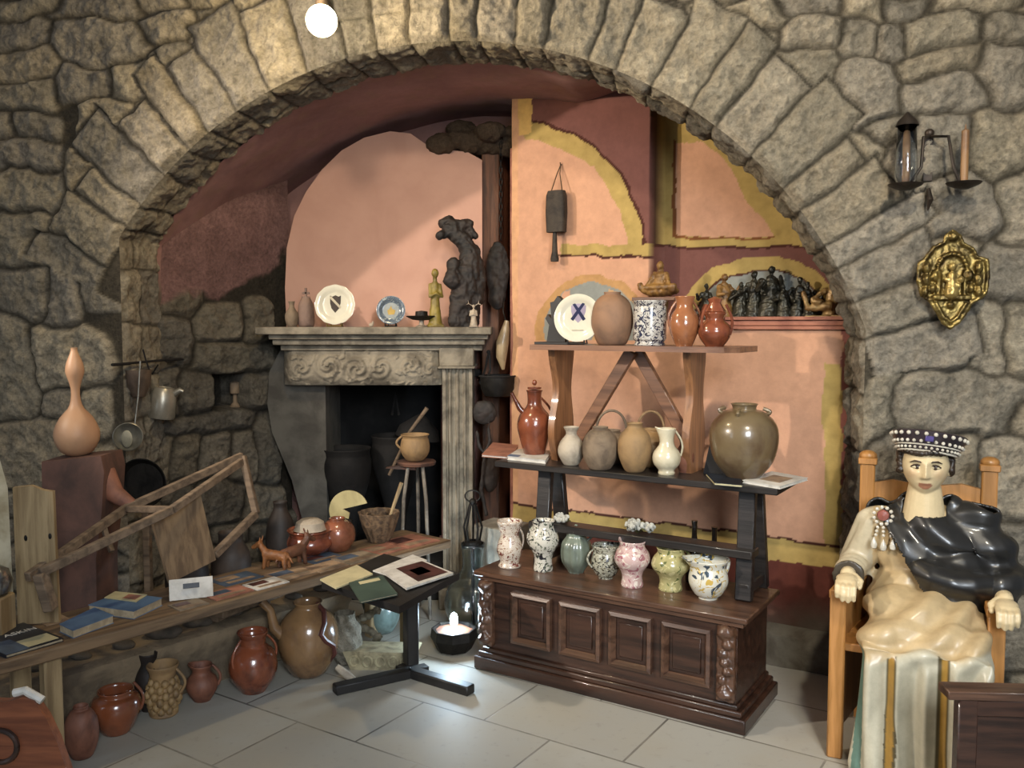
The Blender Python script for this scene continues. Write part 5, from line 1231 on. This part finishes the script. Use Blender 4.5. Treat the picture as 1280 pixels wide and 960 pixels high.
obj('handle', G().tube([(8*k, .01, 16*k), (12*k, .02, 50*k), (16*k, .02, 95*k)], .004, 8), M('bare_steel_wire', '#8f8c82', '#66635a', 9, .35, .2, metal=.7), t)
obj('centre', G().ball((0, -.012, -.008), (7*k, .006, 11*k)), M('pale_tin', '#a39c84', '#77715f', 6, .5, .2), t)
# black round pan on the ledge
p = atY(176, 632, 3.95); t = thing('black_pan', 'big black round pan standing on edge behind the leaning frame', 'pan', (p.x, 3.98, LZ)); R2 = .115; zc = p.z+.10-LZ
obj('dish', G().lathe([(.001, -.02), (.8*R2, -.02), (R2, .02), (.96*R2, .02), (.76*R2, -.01), (.001, -.01)], 40, cap=False).xf(Matrix.Translation((0, 0, zc)) @ Matrix.Rotation(PI/2, 4, 'X')), m_dark, t)
obj('stand', G().box(0, .03, (zc-R2)/2+.01, .03, .04, zc-R2+.03), m_grey_w, t)
p = lw(294, 510, -.08); k = p.y/F; g = G(); g.lathe([(.001, 0), (8*k, 0), (6*k, .01), (2.5*k, .03), (2.5*k, .07), (6*k, .08), (6*k, .14), (.001, .15)], 20); tag(obj('candlestick', g, m_greyclay, loc=(p.x, p.y, on_left(285, 512)[1]+.002)), 'stub of candle in a holder inside the small wall niche', 'candle')
# old dark jars and planks at the end of the ledge
def lpot(name, label, px, w_, h_, y, mat, prof='ovoid', **k_):
    P = qw(0, y, 0); lo, hi = -1., 3.
    for _ in range(40):
        m_ = (lo+hi)/2
        if project(*qw(m_, y, LZ))[0] < px: lo = m_
        else: hi = m_
    q = qw(lo, y, LZ); py = project(*q)[1]; return pot(name, label, 'jar', px, py, LZ, w_, h_, prof, mat, Y=q.y, **k_)
lpot('dark_jar', 'tall dark clay jar on the ledge left of the fireplace jamb', 352, 38, 112, .62, M('very_dark_clay', '#3b312a', '#231d19', 7, .6, .4))
lpot('dark_jar', 'squat dark jar on the ledge, partly behind the tall strut of the frame', 290, 50, 90, .62, M('dark_brown_clay', '#43362c', '#2a211b', 7, .6, .4), 'globe')
lpot('dark_jar', 'blackish jar on the ledge behind the hanging board', 235, 54, 84, .66, M('blackish_clay', '#332b25', '#1d1815', 7, .6, .4), 'round')
for i, (a, b_, z) in enumerate((((262, 676), (312, 640), 4.0), ((270, 690), (330, 660), 3.95))):
    A_1 = atY(*a, z-.15); B_1 = atY(*b_, z+.1); A_1.z = B_1.z = LZ+.03+.035*i; tag(obj('loose_plank', G().bar(A_1, B_1+(B_1-A_1)*.3, .07, .03), m_grey_w), ('lower' if i == 0 else 'upper')+' of two loose grey planks lying on the ledge behind the frame', 'plank')
random.seed(8)
GR = 'small rubble on the ledge under the bench'
for i in range(9):
    x = .25+i*.17; r_ = random.uniform(.03, .055); g = G(); g.ball((0, 0, r_*.55), (r_*1.5, r_, r_*.6)); 
    o = obj('rubble_stone', fuse(g, .008, 1, .008, .04, i), M('dusty_rubble', '#5c5348', '#3a342d', 8, .9, .5) if i == 0 else bpy.data.materials['dusty_rubble'], loc=qw(x, .47+random.uniform(-.02, .04), LZ-.01)); tag(o, 'dusty lump of rubble lying on the low ledge under the bench', 'stone', GR)

# chair side at the lower left edge
Y_ = 2.35
def lp(px, py): q = PT(px, py, Y_); return (q.x, q.z)
t = thing('wooden_chair', 'reddish-brown wooden chair side with sloping arm at the lower left corner', 'chair', (0, Y_, 0))
hole = lp(2, 932)
poly = [lp(*q) for q in ((-60, 876), (5, 878), (28, 872), (42, 876), (56, 896), (70, 925), (84, 965), (90, 1010))]; poly += [(poly[-1][0], 0), (poly[-1][0]-.08, 0), (poly[-1][0]-.10, .12), (poly[0][0]+.06, .12), (poly[0][0]+.05, 0), (poly[0][0]-.03, 0)]
obj('side_panel', G().prism(poly, .03), wood('reddish_brown_wood', '#8a5236', '#663a27', .4, axis=0, coat=.3), t, angle=30)
g = G(); g.tube([(hole[0]+.045*math.cos(a), -.004, hole[1]+.045*math.sin(a)) for a in np.linspace(0, 2*PI, 30)], .008, 8); obj('carved_ring', g, m_dkwood, t)
a = lp(28, 871); b = lp(45, 874); obj('arm_highlight', G().tube([(a[0]-.03, .015, a[1]+.004), (a[0], .015, a[1]+.012), (b[0]+.01, .015, b[1]-.01)], .012, 8), m_white, t)  # white tube added along the arm to imitate its top highlight

# ================================================================ THINGS HUNG IN THE ALCOVE
a = atY(626, 178, 4.95); b = atY(628, 300, 4.95)
t = thing('hanging_chain', 'iron hearth chain hanging down the brown post right of the hood', 'chain', a)
n_ = 16; L_len = (a.z-b.z)/n_*1.35
lk = None
for i in range(n_):
    pts2 = [(.008*math.cos(q), 0, L_len*.5*math.sin(q)) for q in np.linspace(0, 2*PI, 14)]
    if lk is None: lk = obj('link', G().tube(pts2, .0028, 6), m_dark, t); o = lk
    else: o = lk.copy(); COL.objects.link(o); o.parent = t
    o.location = (0, 0, -(i+.5)*(a.z-b.z)/n_); o.rotation_euler = (0, 0, PI/2*(i % 2))
c = atY(622, 302, 4.93); d = atY(618, 385, 4.93); k = 4.93/F
g = G(); capsule(g, (0, 0, -.02), (-.003, 0, -.33), .012, .035); g.ball((0, 0, -.16), (15*k, .025, 36*k)); g.ball((-.003, 0, -.30), (11*k, .03, 18*k)); tag(obj('bellows', fuse(g, .006, 1, .008, .03, 2), m_dkcarv, loc=c), 'dark worn leather bellows hanging beside the wooden sculpture', 'bellows')
c = atY(622, 470, 4.9); t = thing('iron_basket', 'black iron half-round holder fixed at the alcove, with the horn standing over it', 'holder', c)
obj('bowl', G().lathe([(.001, -.11), (16*k, -.11), (21*k, -.07), (22*k, 0), (20.5*k, 0), (19*k, -.07), (.001, -.095)], 28), m_dark, t); obj('rim', G().tube([(22*k*math.cos(q), 22*k*math.sin(q), 0) for q in np.linspace(0, 2*PI, 30)], .006, 8), m_iron2, t)
c = atY(629, 462, 4.86); g = G(); g.tube([(0, 0, 0), (-.01, 0, .07), (-.004, 0, .15), (.012, 0, .22), (.02, 0, .27)], [.008, .03, .036, .024, .012], 14); t = thing('powder_horn', 'cream and grey horn hanging at the alcove above the black iron holder', 'horn', c)
obj('horn', g, M('old_ivory_horn', '#a08a68', '#5c4f3f', 5, .4, .2, coat=.3), t); obj('cord', G().tube([(.018, 0, .26), (0, 0, .32), (.004, .03, .38)], .003, 6), m_dark, t)
t = thing('iron_tongs', 'bent iron tongs hanging below the mantel end', 'tongs', atY(604, 440, 4.9))
obj('arm', G().tube([(.03, 0, 0), (.01, 0, -.1), (-.02, 0, -.17), (.005, -.01, -.2)], .006, 8), m_iron2, t); obj('arm', G().tube([(.035, 0, 0), (.04, 0, -.1), (.0, 0, -.2)], .006, 8), m_iron2, t); obj('pivot', G().ball((.03, 0, 0), .012), m_iron2, t)
c = atY(606, 545, 4.85); g = G()
g.tube([(-.045, 0, .03), (-.03, 0, -.06), (0, 0, -.1), (.03, 0, -.03), (.02, 0, .04), (.03, -.01, .08)], [.008, .012, .014, .012, .009, .004], 8); g.ball((0, .02, .13), (.07, .03, .07)); g.tube([(0, .0, -.1), (-.02, 0, -.3), (.01, 0, -.45)], .012, 8); g.ball((.03, .02, -.2), (.05, .03, .12))
tag(obj('antler_trophy', fuse(g, .006, 1, .006, .03, 2), m_dkcarv, loc=c), 'dark tangle of antler and leather hanging left of the books on the black table', 'trophy')
# ================================================================ RIGHT PIER: SCONCE, PLAQUE, THRONE, STATUE
def wf(px, py, d=.06): return atP(px, py, (AO[0]-AN[0]*d, AO[1]-AN[1]*d), AN)
ARZ = -YAW
m_wirn = M('wrought_iron', '#3a3027', '#1d1814', 14, .5, .4, metal=.5)
o = wf(1160, 195, .03); k = o.y/F
t = thing('wall_sconce', 'wrought iron two-armed candle sconce high on the right stone pier', 'sconce', o, ARZ)
def s_(px, py, d=0): return ((px-1160)*k, -d, (195-py)*k)
obj('backplate', G().box(0, 0, -.0, .035, .012, .20).ball(s_(1160, 168, .01), .018), m_wirn, t)
for px, s in ((1125, -1), (1190, 1)):
    a = obj('arm', G().tube([s_(1160, 172, .01), s_(1160+s*14, 178, .1), s_(1160+s*18, 215, .13), s_(px-s*4, 236, .13), s_(px, 238, .13)], .006, 8), m_wirn, t)
    obj('drip_pan', G().lathe([(.001, -.012), (.02, -.012), (18*k, .004), (20*k, .012), (17*k, .008), (.001, -.002)], 28, c=s_(px, 238, .13)), m_wirn, t)
    obj('candle', G().lathe([(.014, 0), (.014, 62*k), (.004, 64*k), (.001, 70*k)], 20, c=s_(px, 236, .13)), M('brownish_wax', '#8f6b45', '#6b4d33', 8, .5, .1), t)
obj('finial', G().tube([s_(1160, 236, .02), s_(1161, 250, .04), s_(1160, 262, .02)], [.008, .012, .003], 8), m_wirn, t)
c = s_(1125, 234, .13); R1 = 12*k
pr_ = [(R1*.8, 0), (R1*1.05, .03), (R1, .1), (R1*.9, 68*k)]; obj('glass_chimney', G().lathe(pr_+[(r-.002, z) for r, z in pr_[::-1]], 28, c=c, cap=False), glass('clear_glass'), t, angle=0)
obj('chimney_cap', G().lathe([(R1*1.1, 68*k), (R1*.9, 74*k), (.004, 84*k)], 20, c=c, cap=False), m_wirn, t)

# gilded plaque
o = wf(1188, 350, .08); k = o.y/F
t = thing('gilded_plaque', 'gilded relief plaque with a holy figure between angels on the right pier', 'plaque', o, ARZ)
def q_(px, py, d=0): return ((px-1188)*k, -d, (350-py)*k)
out = [(1188,290),(1196,296),(1200,306),(1212,312),(1216,322),(1228,326),(1230,345),(1228,366),(1222,372),(1212,378),(1205,392),(1198,402),(1188,409),(1180,402),(1172,388),(1164,376),(1154,368),(1149,350),(1150,330),(1158,322),(1166,310),(1178,304),(1181,295)]
g = G(); g.prism([(q_(*p)[0], q_(*p)[2]) for p in out], .02, Matrix.Translation((0, -.01, 0)))
for i in range(len(out)):
    a = q_(*out[i], .012); b = q_(*out[(i+1) % len(out)], .012); capsule(g, a, b, .008, .008, 8)
g.ball(q_(1188, 297, .015), .018)
for s in (-1, 1):
    for (x, y, r) in ((30, 335, .02), (30, 350, .022), (31, 364, .017), (20, 345, .018), (22, 360, .016)): g.ball(q_(1188+s*x, y, .02), (r*.8, r, r*1.2), 10, 7)
    g.tube([q_(1188+s*18, 378, .02), q_(1188+s*8, 396, .02), q_(1188, 402, .02)], .006, 8)
for a in np.linspace(0, PI, 12): g.ball(q_(1188+17*math.cos(a), 338-20*math.sin(a), .02), .009, 8, 6)
capsule(g, q_(1173, 340, .018), q_(1173, 368, .018), .008, .008); capsule(g, q_(1203, 340, .018), q_(1203, 368, .018), .008, .008); g.box(*q_(1188, 372, .02), 44*k, .025, .018); g.ball(q_(1188, 381, .02), .014)
me = fuse(g, .004, 1, .003, .012, 4); obj('relief', me, m_gilt, t)
g = G(); capsule(g, q_(1187, 366, .03), q_(1187, 345, .03), .028, .016); g.ball(q_(1187, 334, .035), (.014, .014, .018)); g.ball(q_(1196, 350, .045), (.012, .012, .014)); capsule(g, q_(1180, 350, .035), q_(1194, 358, .045), .009, .008)
me = fuse(g, .003, 1, .002, .01, 4); o2 = obj('holy_figure', me, M('bright_gold_figure', '#b39a5c', '#6d5a34', 20, .35, .3, metal=.6), t)

# ---- throne
TO = Vector((1.545, 3.234, 0)); TR = math.radians(-24)
m_oak = wood('honey_oak', '#b07c45', '#93652f', .45, coat=.2, axis=2)
th_ = thing('throne_chair', 'honey-coloured wooden throne with capped back posts, under the crowned statue', 'chair', TO, TR)
fl_, fr_, bl_, br2 = (-.29, -.20), (.22, -.20), (-.215, .19), (.215, .19)
for x, y in (fl_, fr_):
    obj('leg', G().box(x, y, .31, .055, .055, .62), m_oak, th_)
for x, y in (bl_, br2):
    o2 = obj('back_post', G().box(x, y, .53, .055, .05, 1.06), m_oak, th_)
    g = G(); g.box(x, y, 1.055, .070, .065, .025).ball((x, y, 1.075), (.034, .032, .022)); obj('finial', g, m_oak, o2)
for a, b in ((fl_, bl_), (fr_, br2)):
    obj('armrest', G().bar((a[0], a[1]-.03, .615), (b[0], b[1], .63), .065, .035), m_oak, th_)
    obj('side_panel', G().bar((a[0], a[1]+.02, .34), (b[0], b[1]-.02, .34), .02, .50), m_oak, th_)
g = G(); 
top_ = [(-.19, .46), (.19, .46), (.19, .97), (.12, .985), (0, .965), (-.12, .985), (-.19, .97)]; g.prism(top_, .025, Matrix.Translation((0, .18, 0))); obj('backrest', g, m_oak, th_, angle=30)
g = G(); g.box(-.03, -.01, .42, .48, .40, .03); obj('seat', g, m_oak, th_)

# ---- statue
m_skin = MV('painted_skin', .38, .1, 40, .002, .08, .4, coat=.2)
m_robe = MV('painted_robe', .45, .15, 18, .003, .16, .4, coat=.25)
m_cloak = M('glossy_black_cloak', '#232220', '#161514', 5, .38, .15, coat=.3)
stt = thing('crowned_statue', 'painted statue of a crowned person in white robe and black cloak, on the throne', 'statue', TO, TR)
Mst = Matrix.Translation(TO) @ Matrix.Rotation(TR, 4, 'Z')
def todo(me):      # picture coordinates of the vertices, to place painted stripes and hems
    c = coords(me); ct, s_t = math.cos(TR), math.sin(TR); Xw = TO.x+c[:, 0]*ct-c[:, 1]*s_t; Yw = TO.y+c[:, 0]*s_t+c[:, 1]*ct
    px, py = project(Xw, Yw, c[:, 2]); return c, px, py
HX, HY, HZc = -.012, -.03, 1.078
# body: head, neck, trunk, arms and hands in one skin
g = G()
def headpt(): pass
n1, n2 = 40, 56; P = np.zeros((n1, n2, 3))
for i in range(n1):
    ph = -PI/2+PI*i/(n1-1); 
    for j in range(n2):
        a = 2*PI*j/n2; dx, dy, dz = math.cos(ph)*math.cos(a), math.cos(ph)*math.sin(a), math.sin(ph)
        jaw = 1-.30*max(0, -dz)**1.3*(1 if True else 0)
        x = dx*.080*jaw; y = dy*.092*(1-.12*max(0, -dz)); z = dz*.108
        if dy < 0:
            fr2 = -dy
            y *= (1-.06*fr2)
            e_ = math.exp(-((abs(x)-.030)/.015)**2-((z-.006)/.012)**2); y += .016*e_*fr2            # eye sockets
            y -= .007*math.exp(-((z-.030)/.009)**2-(abs(x)/.05)**4)*fr2                              # brow
            nz_ = (z+.030)/.036; nw = .0085+.006*max(0, min(1, (-.005-z)/.03))
            if -.036 < z < .03: y -= (.006+.022*max(0, min(1, (.03-z)/.055)))*math.exp(-(x/nw)**2)*fr2
            y -= .006*math.exp(-((z+.056)/.006)**2-(x/.020)**2)*fr2                                   # upper lip
            y += .005*math.exp(-((z+.064)/.003)**2-(x/.022)**2)*fr2
            y -= .007*math.exp(-((z+.072)/.006)**2-(x/.017)**2)*fr2
            y -= .010*math.exp(-((z+.100)/.014)**2-(x/.020)**2)*fr2                                   # chin
            y -= .004*math.exp(-((abs(x)-.045)/.016)**2-((z+.020)/.016)**2)*fr2                      # cheeks
        P[i, j] = (x+HX, y+HY, z+HZc)
vs = [tuple(p) for p in P[1:-1].reshape(-1, 3)]; fs = []; m_ = n1-2
for i in range(m_-1):
    for j in range(n2): q = (j+1) % n2; fs.append((i*n2+j, i*n2+q, (i+1)*n2+q, (i+1)*n2+j))
fs.append(tuple(reversed(range(n2)))); fs.append(tuple(range((m_-1)*n2, m_*n2))); g.add(vs, fs)
for s in (-1, 1): g.ball((HX+s*.080, HY+.005, HZc-.005), (.010, .016, .028))
capsule(g, (HX, .0, .86), (HX, HY+.012, 1.02), .084, .053, 24)
capsule(g, (-.16, .02, .86), (.16, .02, .86), .05, .05); g.ball((0, .03, .74), (.15, .09, .19)); g.ball((0, .03, .53), (.14, .1, .12))
def hand(g, w, tip, side, curl=.6):
    """palm and five fingers closing over the front of an armrest; w wrist, tip direction forward-down"""
    w = Vector(w); fwd = Vector((0, -1, -.12)).normalized(); rt = Vector((1, 0, 0)); upv = Vector((0, -.12, 1)).normalized()
    pc_ = w+fwd*.045
    g.ball(pc_, (.038, .048, .018)); g.ball(pc_+fwd*.03+Vector((0, 0, -.002)), (.037, .026, .017))
    Ls = (.066, .074, .07, .056) if side > 0 else (.056, .07, .074, .066)
    for i in range(4):
        off = (-.028+.0187*i); b = pc_+rt*off+fwd*.045; l = Ls[i]
        m1 = b+fwd*l*.42+upv*-.004; m2 = m1+fwd*l*.14+upv*-l*.34; m3 = m2+upv*-l*.30-fwd*l*.05
        capsule(g, b-fwd*.012, m1, .0105, .0098, 10); capsule(g, m1, m2, .0098, .009, 10); capsule(g, m2, m3, .009, .0075, 10)
    tside = -side; b = w+rt*tside*.026+fwd*.012; m1 = b+rt*tside*.020+fwd*.028-upv*.006; m2 = m1+fwd*.026-upv*.014-rt*tside*.002
    capsule(g, b, m1, .013, .0115, 10); capsule(g, m1, m2, .0115, .009, 10)
WL_ = (-.262, -.185, .685); WR_ = (.245, -.185, .655)
capsule(g, (-.18, .02, .84), (-.245, .04, .66), .05, .042); capsule(g, (-.245, .03, .665), WL_, .040, .027); hand(g, WL_, 0, -1)
capsule(g, (.18, .02, .84), (.235, .04, .65), .05, .042); capsule(g, (.235, .03, .655), WR_, .040, .027); hand(g, WR_, 0, 1)
me = fuse(g, .0038, 1); c = coords(me); col = np.zeros((len(c), 3))+np.array(lin('#cdb890'))
x, y, z = c[:, 0]-HX, c[:, 1]-HY, c[:, 2]-HZc
lips = (y < -.06) & (np.abs(x) < .023-.25*np.abs(z+.064)) & (np.abs(z+.064) < .013); col[lips] = lin('#a06e54')
cheek = np.exp(-((np.abs(x)-.045)/.02)**2-((z+.02)/.02)**2)*(y < -.03)*.35; col = col*(1-cheek[:, None])+np.array(lin('#bb8a66'))*cheek[:, None]
colour(me, col); bdy = obj('body', me, m_skin, stt)
for s in (-1, 1):
    ex = HX+s*.030; ey_ = HY-.066; ez = HZc+.006
    e1 = obj('eye', G().ball((ex, ey_, ez), (.0185, .011, .0092), 20, 12), M('eye_white', '#c5b794', '#b3a482', 9, .3, .0), stt)
    obj('iris', G().ball((ex+.001, ey_-.0075, ez+.0005), (.0085, .0036, .0088), 16, 8), m_dkbrown, e1)
    obj('eyelid', G().tube([(ex-.019, ey_-.001, ez), (ex-.010, ey_-.0105, ez+.0075), (ex, ey_-.0125, ez+.0100), (ex+.010, ey_-.0105, ez+.0075), (ex+.019, ey_-.001, ez)], .0028, 6), m_dkbrown, e1)
    obj('eyebrow', G().tube([(ex-s*.020, ey_-.0175, ez+.016), (ex-s*.008, ey_-.0185, ez+.022), (ex+s*.008, ey_-.0145, ez+.0235), (ex+s*.023, ey_-.003, ez+.016)], [.002, .0036, .0032, .0015], 6), m_dkbrown, stt)
# hair: curls under the crown
m_hair = M('dark_brown_painted_hair', '#33271c', '#1a140f', 25, .4, .4)
g = G(); random.seed(4)
g.ball((HX, HY+.03, HZc+.035), (.088, .084, .080))
for i in range(70):
    a = random.uniform(-.35, PI+.35); z = random.uniform(-.03, .05); r_ = .088
    g.ball((HX+math.cos(a)*r_, HY+.015+math.sin(a)*.088, HZc+z), .013, 8, 6)
for i in range(15):
    a = PI+(i+.5)*PI/15; g.ball((HX+math.cos(a)*.080, HY+math.sin(a)*.086, HZc+.056+.004*random.random()), .0115, 8, 6)
obj('hair', fuse(g, .004, 0, .002, .01, 2), m_hair, stt)
# crown: dark flaring band, pearls in rows
T = Matrix.Translation((HX+.004, HY+.012, HZc+.041)) @ Matrix.Rotation(math.radians(-13), 4, 'X') @ Matrix.Rotation(math.radians(5), 4, 'Y')
cr = obj('crown', G().lathe([(.090, 0), (.096, .0), (.100, .004), (.112, .030), (.126, .060), (.129, .072), (.122, .077), (.10, .078), (.06, .084), (.001, .088)], 56, fn=lambda x, y, z, a: (x, y*1.03, z), cap=False).xf(T), M('dark_purple_brown_crown', '#30262a', '#1b1618', 10, .35, .3, coat=.3), stt)
m_pearl = M('pearl', '#c9c2b2', '#a9a294', 9, .2, .0, coat=.6)
for rr, zz, n_, s in ((.107, .014, 36, .0055), (.117, .036, 30, .0066), (.128, .062, 26, .0078)):
    g = G()
    for i in range(n_):
        a = 2*PI*i/n_+zz*20
        if math.sin(a) > .55: continue
        g.ball((rr*math.cos(a), rr*1.03*math.sin(a), zz), s, 8, 6)
    obj('pearl_row', g.xf(T), m_pearl, cr)
g = G(); g.tube([(.099*math.cos(a), .102*math.sin(a), .004) for a in np.linspace(0, 2*PI, 60)], .0042, 6); g.tube([(.110*math.cos(a), .113*math.sin(a), .025) for a in np.linspace(0, 2*PI, 60)], .003, 6); obj('gold_edge', g.xf(T), m_pearl, cr)
g = G(); g.box(0, -.126, .045, .028, .014, .02); obj('gem', g.xf(T), M('violet_gem', '#4b3f78', '#3a3160', 9, .15, .0, coat=.8), cr)
# robe
g = G()
g.ball((0, .03, .75), (.175, .115, .19)); g.ball((0, .02, .58), (.20, .15, .16)); capsule(g, (-.165, .02, .85), (.165, .02, .85), .06, .06)
capsule(g, (-.185, .02, .84), (-.242, .04, .67), .064, .064); capsule(g, (-.242, .04, .675), (-.255, -.11, .68), .062, .050); g.tube([(-.253, -.09, .68), (-.260, -.165, .675)], [.05, .060], 16)
for s in (-1, 1):
    capsule(g, (s*.09, .05, .51), (s*.125, -.30, .485), .10, .088, 18)
    capsule(g, (s*.125, -.30, .48), (s*.13, -.34, .06), .090, .10, 18)
capsule(g, (0, -.05, .52), (0, -.28, .485), .10, .09); capsule(g, (-.125, -.29, .49), (.125, -.29, .49), .088, .088); g.box(0, -.31, .25, .40, .20, .50, b=.05); g.ball((0, -.12, .55), (.21, .2, .10))
me = fuse(g, .006, 4); c, px, py = todo(me)
nn = np.empty(len(c)*3, dtype=np.float32); me.vertices.foreach_get('normal', nn); nn = nn.reshape(-1, 3)
x, y, z = c[:, 0], c[:, 1], c[:, 2]
low = sstep(.50, .42, z)*sstep(-.05, -.15, y)
f1 = np.sin(x*72+1.2*np.sin(z*5))*.014+np.sin(x*140+2)*.004
lapf = (1-low)*sstep(.80, .6, z)
dd = np.hypot((px-1075)/1.0, (py-640)/1.25); f2 = np.sin(dd/6.2+0.7*fbm(px/60+5, py/60+5, 3, 2))*.012
slv = sstep(-.19, -.22, x)*sstep(.60, .64, z); f3 = np.sin(y*110+z*30)*.004
d = low*f1+lapf*(1-slv)*f2+slv*f3
c = c+nn*d[:, None]; me.vertices.foreach_set('co', c.astype(np.float32).ravel()); me.update()
beige = np.array(lin('#b8a078')); white = np.array(lin('#bcb49c')); gold = np.array(lin('#a07a35')); drk = np.array(lin('#54492f')); teal = np.array(lin('#5f7a6c'))
hem = 842-.42*(px-1075)+34*np.sin((px-1075)/60)
kw = sstep(-6, 6, py-(820+8*np.sin(px/17)))
col = beige*(1-kw)[:, None]+white*kw[:, None]
sleeve = (x < -.185) & (z > .60); col[sleeve] = np.array(lin('#b9ac90'))
L2_ = kw > .5
for xc, w_ in ((-.105, .013), (.055, .013)):
    u = x-xc-.0*z; col[L2_ & (np.abs(u) < w_) & (y < -.1)] = gold; col[L2_ & (np.abs(np.abs(u)-w_) < .0035) & (y < -.1)] = drk
col[L2_ & (np.abs(u) < .0)] = gold
col[(np.abs(x+.215) < .008) & (z < .48)] = teal
cuff = (x < -.2) & (y < -.155) & (z > .60); col[cuff] = lin('#3f372b'); rnd = (np.hypot((px-1102)/11, (py-672)/17) < 1) & (np.hypot((px-1102)/11, (py-672)/17) > .82) & (y < .05); col[rnd] = lin('#7d6a4a')
colour(me, col); obj('robe', me, m_robe, stt)
# black cloak over the shoulders
g = G()
g.ball((0, .03, .75), (.205, .15, .19)); capsule(g, (-.15, .02, .858), (.17, .02, .85), .072, .085); capsule(g, (.17, .02, .83), (.25, .0, .68), .09, .09); g.ball((.08, -.03, .66), (.19, .165, .13)); g.ball((.235, -.03, .655), (.085, .13, .10))
capsule(g, (HX-.07, .03, .90), (HX+.07, .03, .90), .058, .062)
me = fuse(g, .006, 4); c, px, py = todo(me); nn = np.empty(len(c)*3, dtype=np.float32); me.vertices.foreach_get('normal', nn); nn = nn.reshape(-1, 3)
dd = np.hypot((px-1235), (py-585)*1.0); f2 = (np.sin(dd/7.5+1.2*fbm(px/70+5, py/70+5, 3, 2))*.014+np.sin(dd/4.1)*.002)*sstep(20, 60, dd)
c = c+nn*(.004+f2)[:, None]; me.vertices.foreach_set('co', c.astype(np.float32).ravel()); me.update()
edge = [(1096, 640), (1108, 632), (1128, 620), (1138, 622), (1150, 636), (1165, 641), (1180, 636), (1190, 618), (1205, 622), (1240, 640), (1330, 640), (1330, 780), (1262, 800), (1215, 795), (1180, 775), (1155, 745), (1132, 705), (1112, 668)]
def inpoly(px, py, poly):
    r = np.zeros(len(px), bool); n = len(poly)
    for i in range(n):
        x1, y1 = poly[i]; x2, y2 = poly[(i+1) % n]; cnd = ((y1 > py) != (y2 > py)) & (px < (x2-x1)*(py-y1)/((y2-y1) or 1e-9)+x1); r ^= cnd
    return r
cx, px, py = todo(me); inside_ = inpoly(px, py, edge); front = nn[:, 1] < .25
neckhole = np.hypot(c[:, 0]-HX, (c[:, 1]-(HY+.0))*.9) < .072
keep = (inside_ | ~front) & ~(neckhole & (c[:, 2] > .90))
bmm = bmesh.new(); bmm.from_mesh(me); bmm.verts.ensure_lookup_table(); bmesh.ops.delete(bmm, geom=[v for v in bmm.verts if not keep[v.index]], context='VERTS')
for _ in range(12): bmesh.ops.smooth_vert(bmm, verts=[v for v in bmm.verts if v.is_boundary], factor=.5)
bmm.to_mesh(me); bmm.free(); me.shade_smooth()
o2 = obj('cloak', me, m_cloak, stt); sm = o2.modifiers.new('s', 'SOLIDIFY'); sm.thickness = .010; sm.offset = -1
# brooch with hanging pearls
bp_ = atP(1115, 640, (TO.x-.10*math.sin(-TR)*1.0, TO.y-.10), (math.sin(-TR)*-1*-1, math.cos(TR)))
loc = Mst.inverted() @ Vector(bp_); by = -.075
loc = Vector((-.150, -.062, .888))
b_ = obj('brooch', G().lathe([(.001, -.006), (.020, -.006), (.022, 0), (.018, .007), (.001, .010)], 28).xf(Matrix.Translation(loc) @ Matrix.Rotation(PI/2, 4, 'X')), M('red_stone', '#8d5246', '#6d3c33', 9, .3, .1, coat=.5), stt)
g = G()
for i in range(11): a = 2*PI*i/11; g.ball(loc+Vector((.032*math.cos(a), -.004, .032*math.sin(a))), .0072, 8, 6)
obj('pearl_ring', g, m_pearl, b_)
for i, dx in enumerate((-.022, .003, .028)):
    g = G(); 
    for j in range(3): g.ball(loc+Vector((dx*(.8+.12*j), -.006-.004*j, -.044-.014*j)), .0062, 8, 6)
    e = loc+Vector((dx*1.3, -.02, -.105-.006*(i == 1))); g.lathe([(.001, -.02), (.010, -.014), (.0125, -.002), (.006, .016), (.002, .024), (.001, .026)], 14, c=tuple(e)); obj('pendant', g, m_pearl, b_)

# ---- dark pew end in the lower right corner
Y_ = 2.45
def lp(px, py, y=Y_): q = atY(px, py, y); return Vector((q.x, y, q.z))
a = lp(1192, 862); t = thing('dark_wooden_pew', 'dark wooden furniture end with a framed panel at the lower right corner, before the statue', 'pew', (a.x, Y_, 0), -.06)
H2 = a.z
obj('top_board', G().box(.40, .02, H2-.012, .84, .075, .026), m_dkwood2, t); obj('stile', G().box(.045, .02, (H2-.025)/2, .055, .04, H2-.025), m_dkwood, t); obj('stile', G().box(.76, .02, (H2-.025)/2, .055, .04, H2-.025), m_dkwood, t)
obj('rail', G().box(.40, .02, H2-.055, .68, .035, .05), m_dkwood, t); obj('panel', G().box(.40, .03, (H2-.08)/2, .68, .015, H2-.09), m_dkwood, t)
for x_ in (.06, .74): obj('foot', G().box(x_, .12, .03, .06, .34, .06), m_dkwood, t)

# ---- bare lamp on the arch wall
p = atY(402, 26, 3.62); t = thing('wall_lamp', 'glowing bare globe lamp fixed above the arch at the top left', 'lamp', p)
obj('bulb', G().ball((0, 0, 0), .062, 24, 16), emis('warm_bulb', (1, .83, .50), 22), t)
obj('socket', G().lathe([(.024, .045), (.026, .06), (.022, .1), (.001, .1)], 20), m_wirn, t)
wallp = atP(402, 10, AO, AN); obj('arm', G().tube([(0, 0, .09), (0, .06, .14), (-.01, wallp.y-3.62-.02, .12)], .008, 8), m_wirn, t)
l = bpy.data.lights.new('wall_lamp_light', 'POINT'); l.energy = 22; l.color = (1, .78, .45); l.shadow_soft_size = .05; lo = bpy.data.objects.new('wall_lamp_light', l); COL.objects.link(lo); lo.parent = t; lo.location = (0, -.10, -.02)
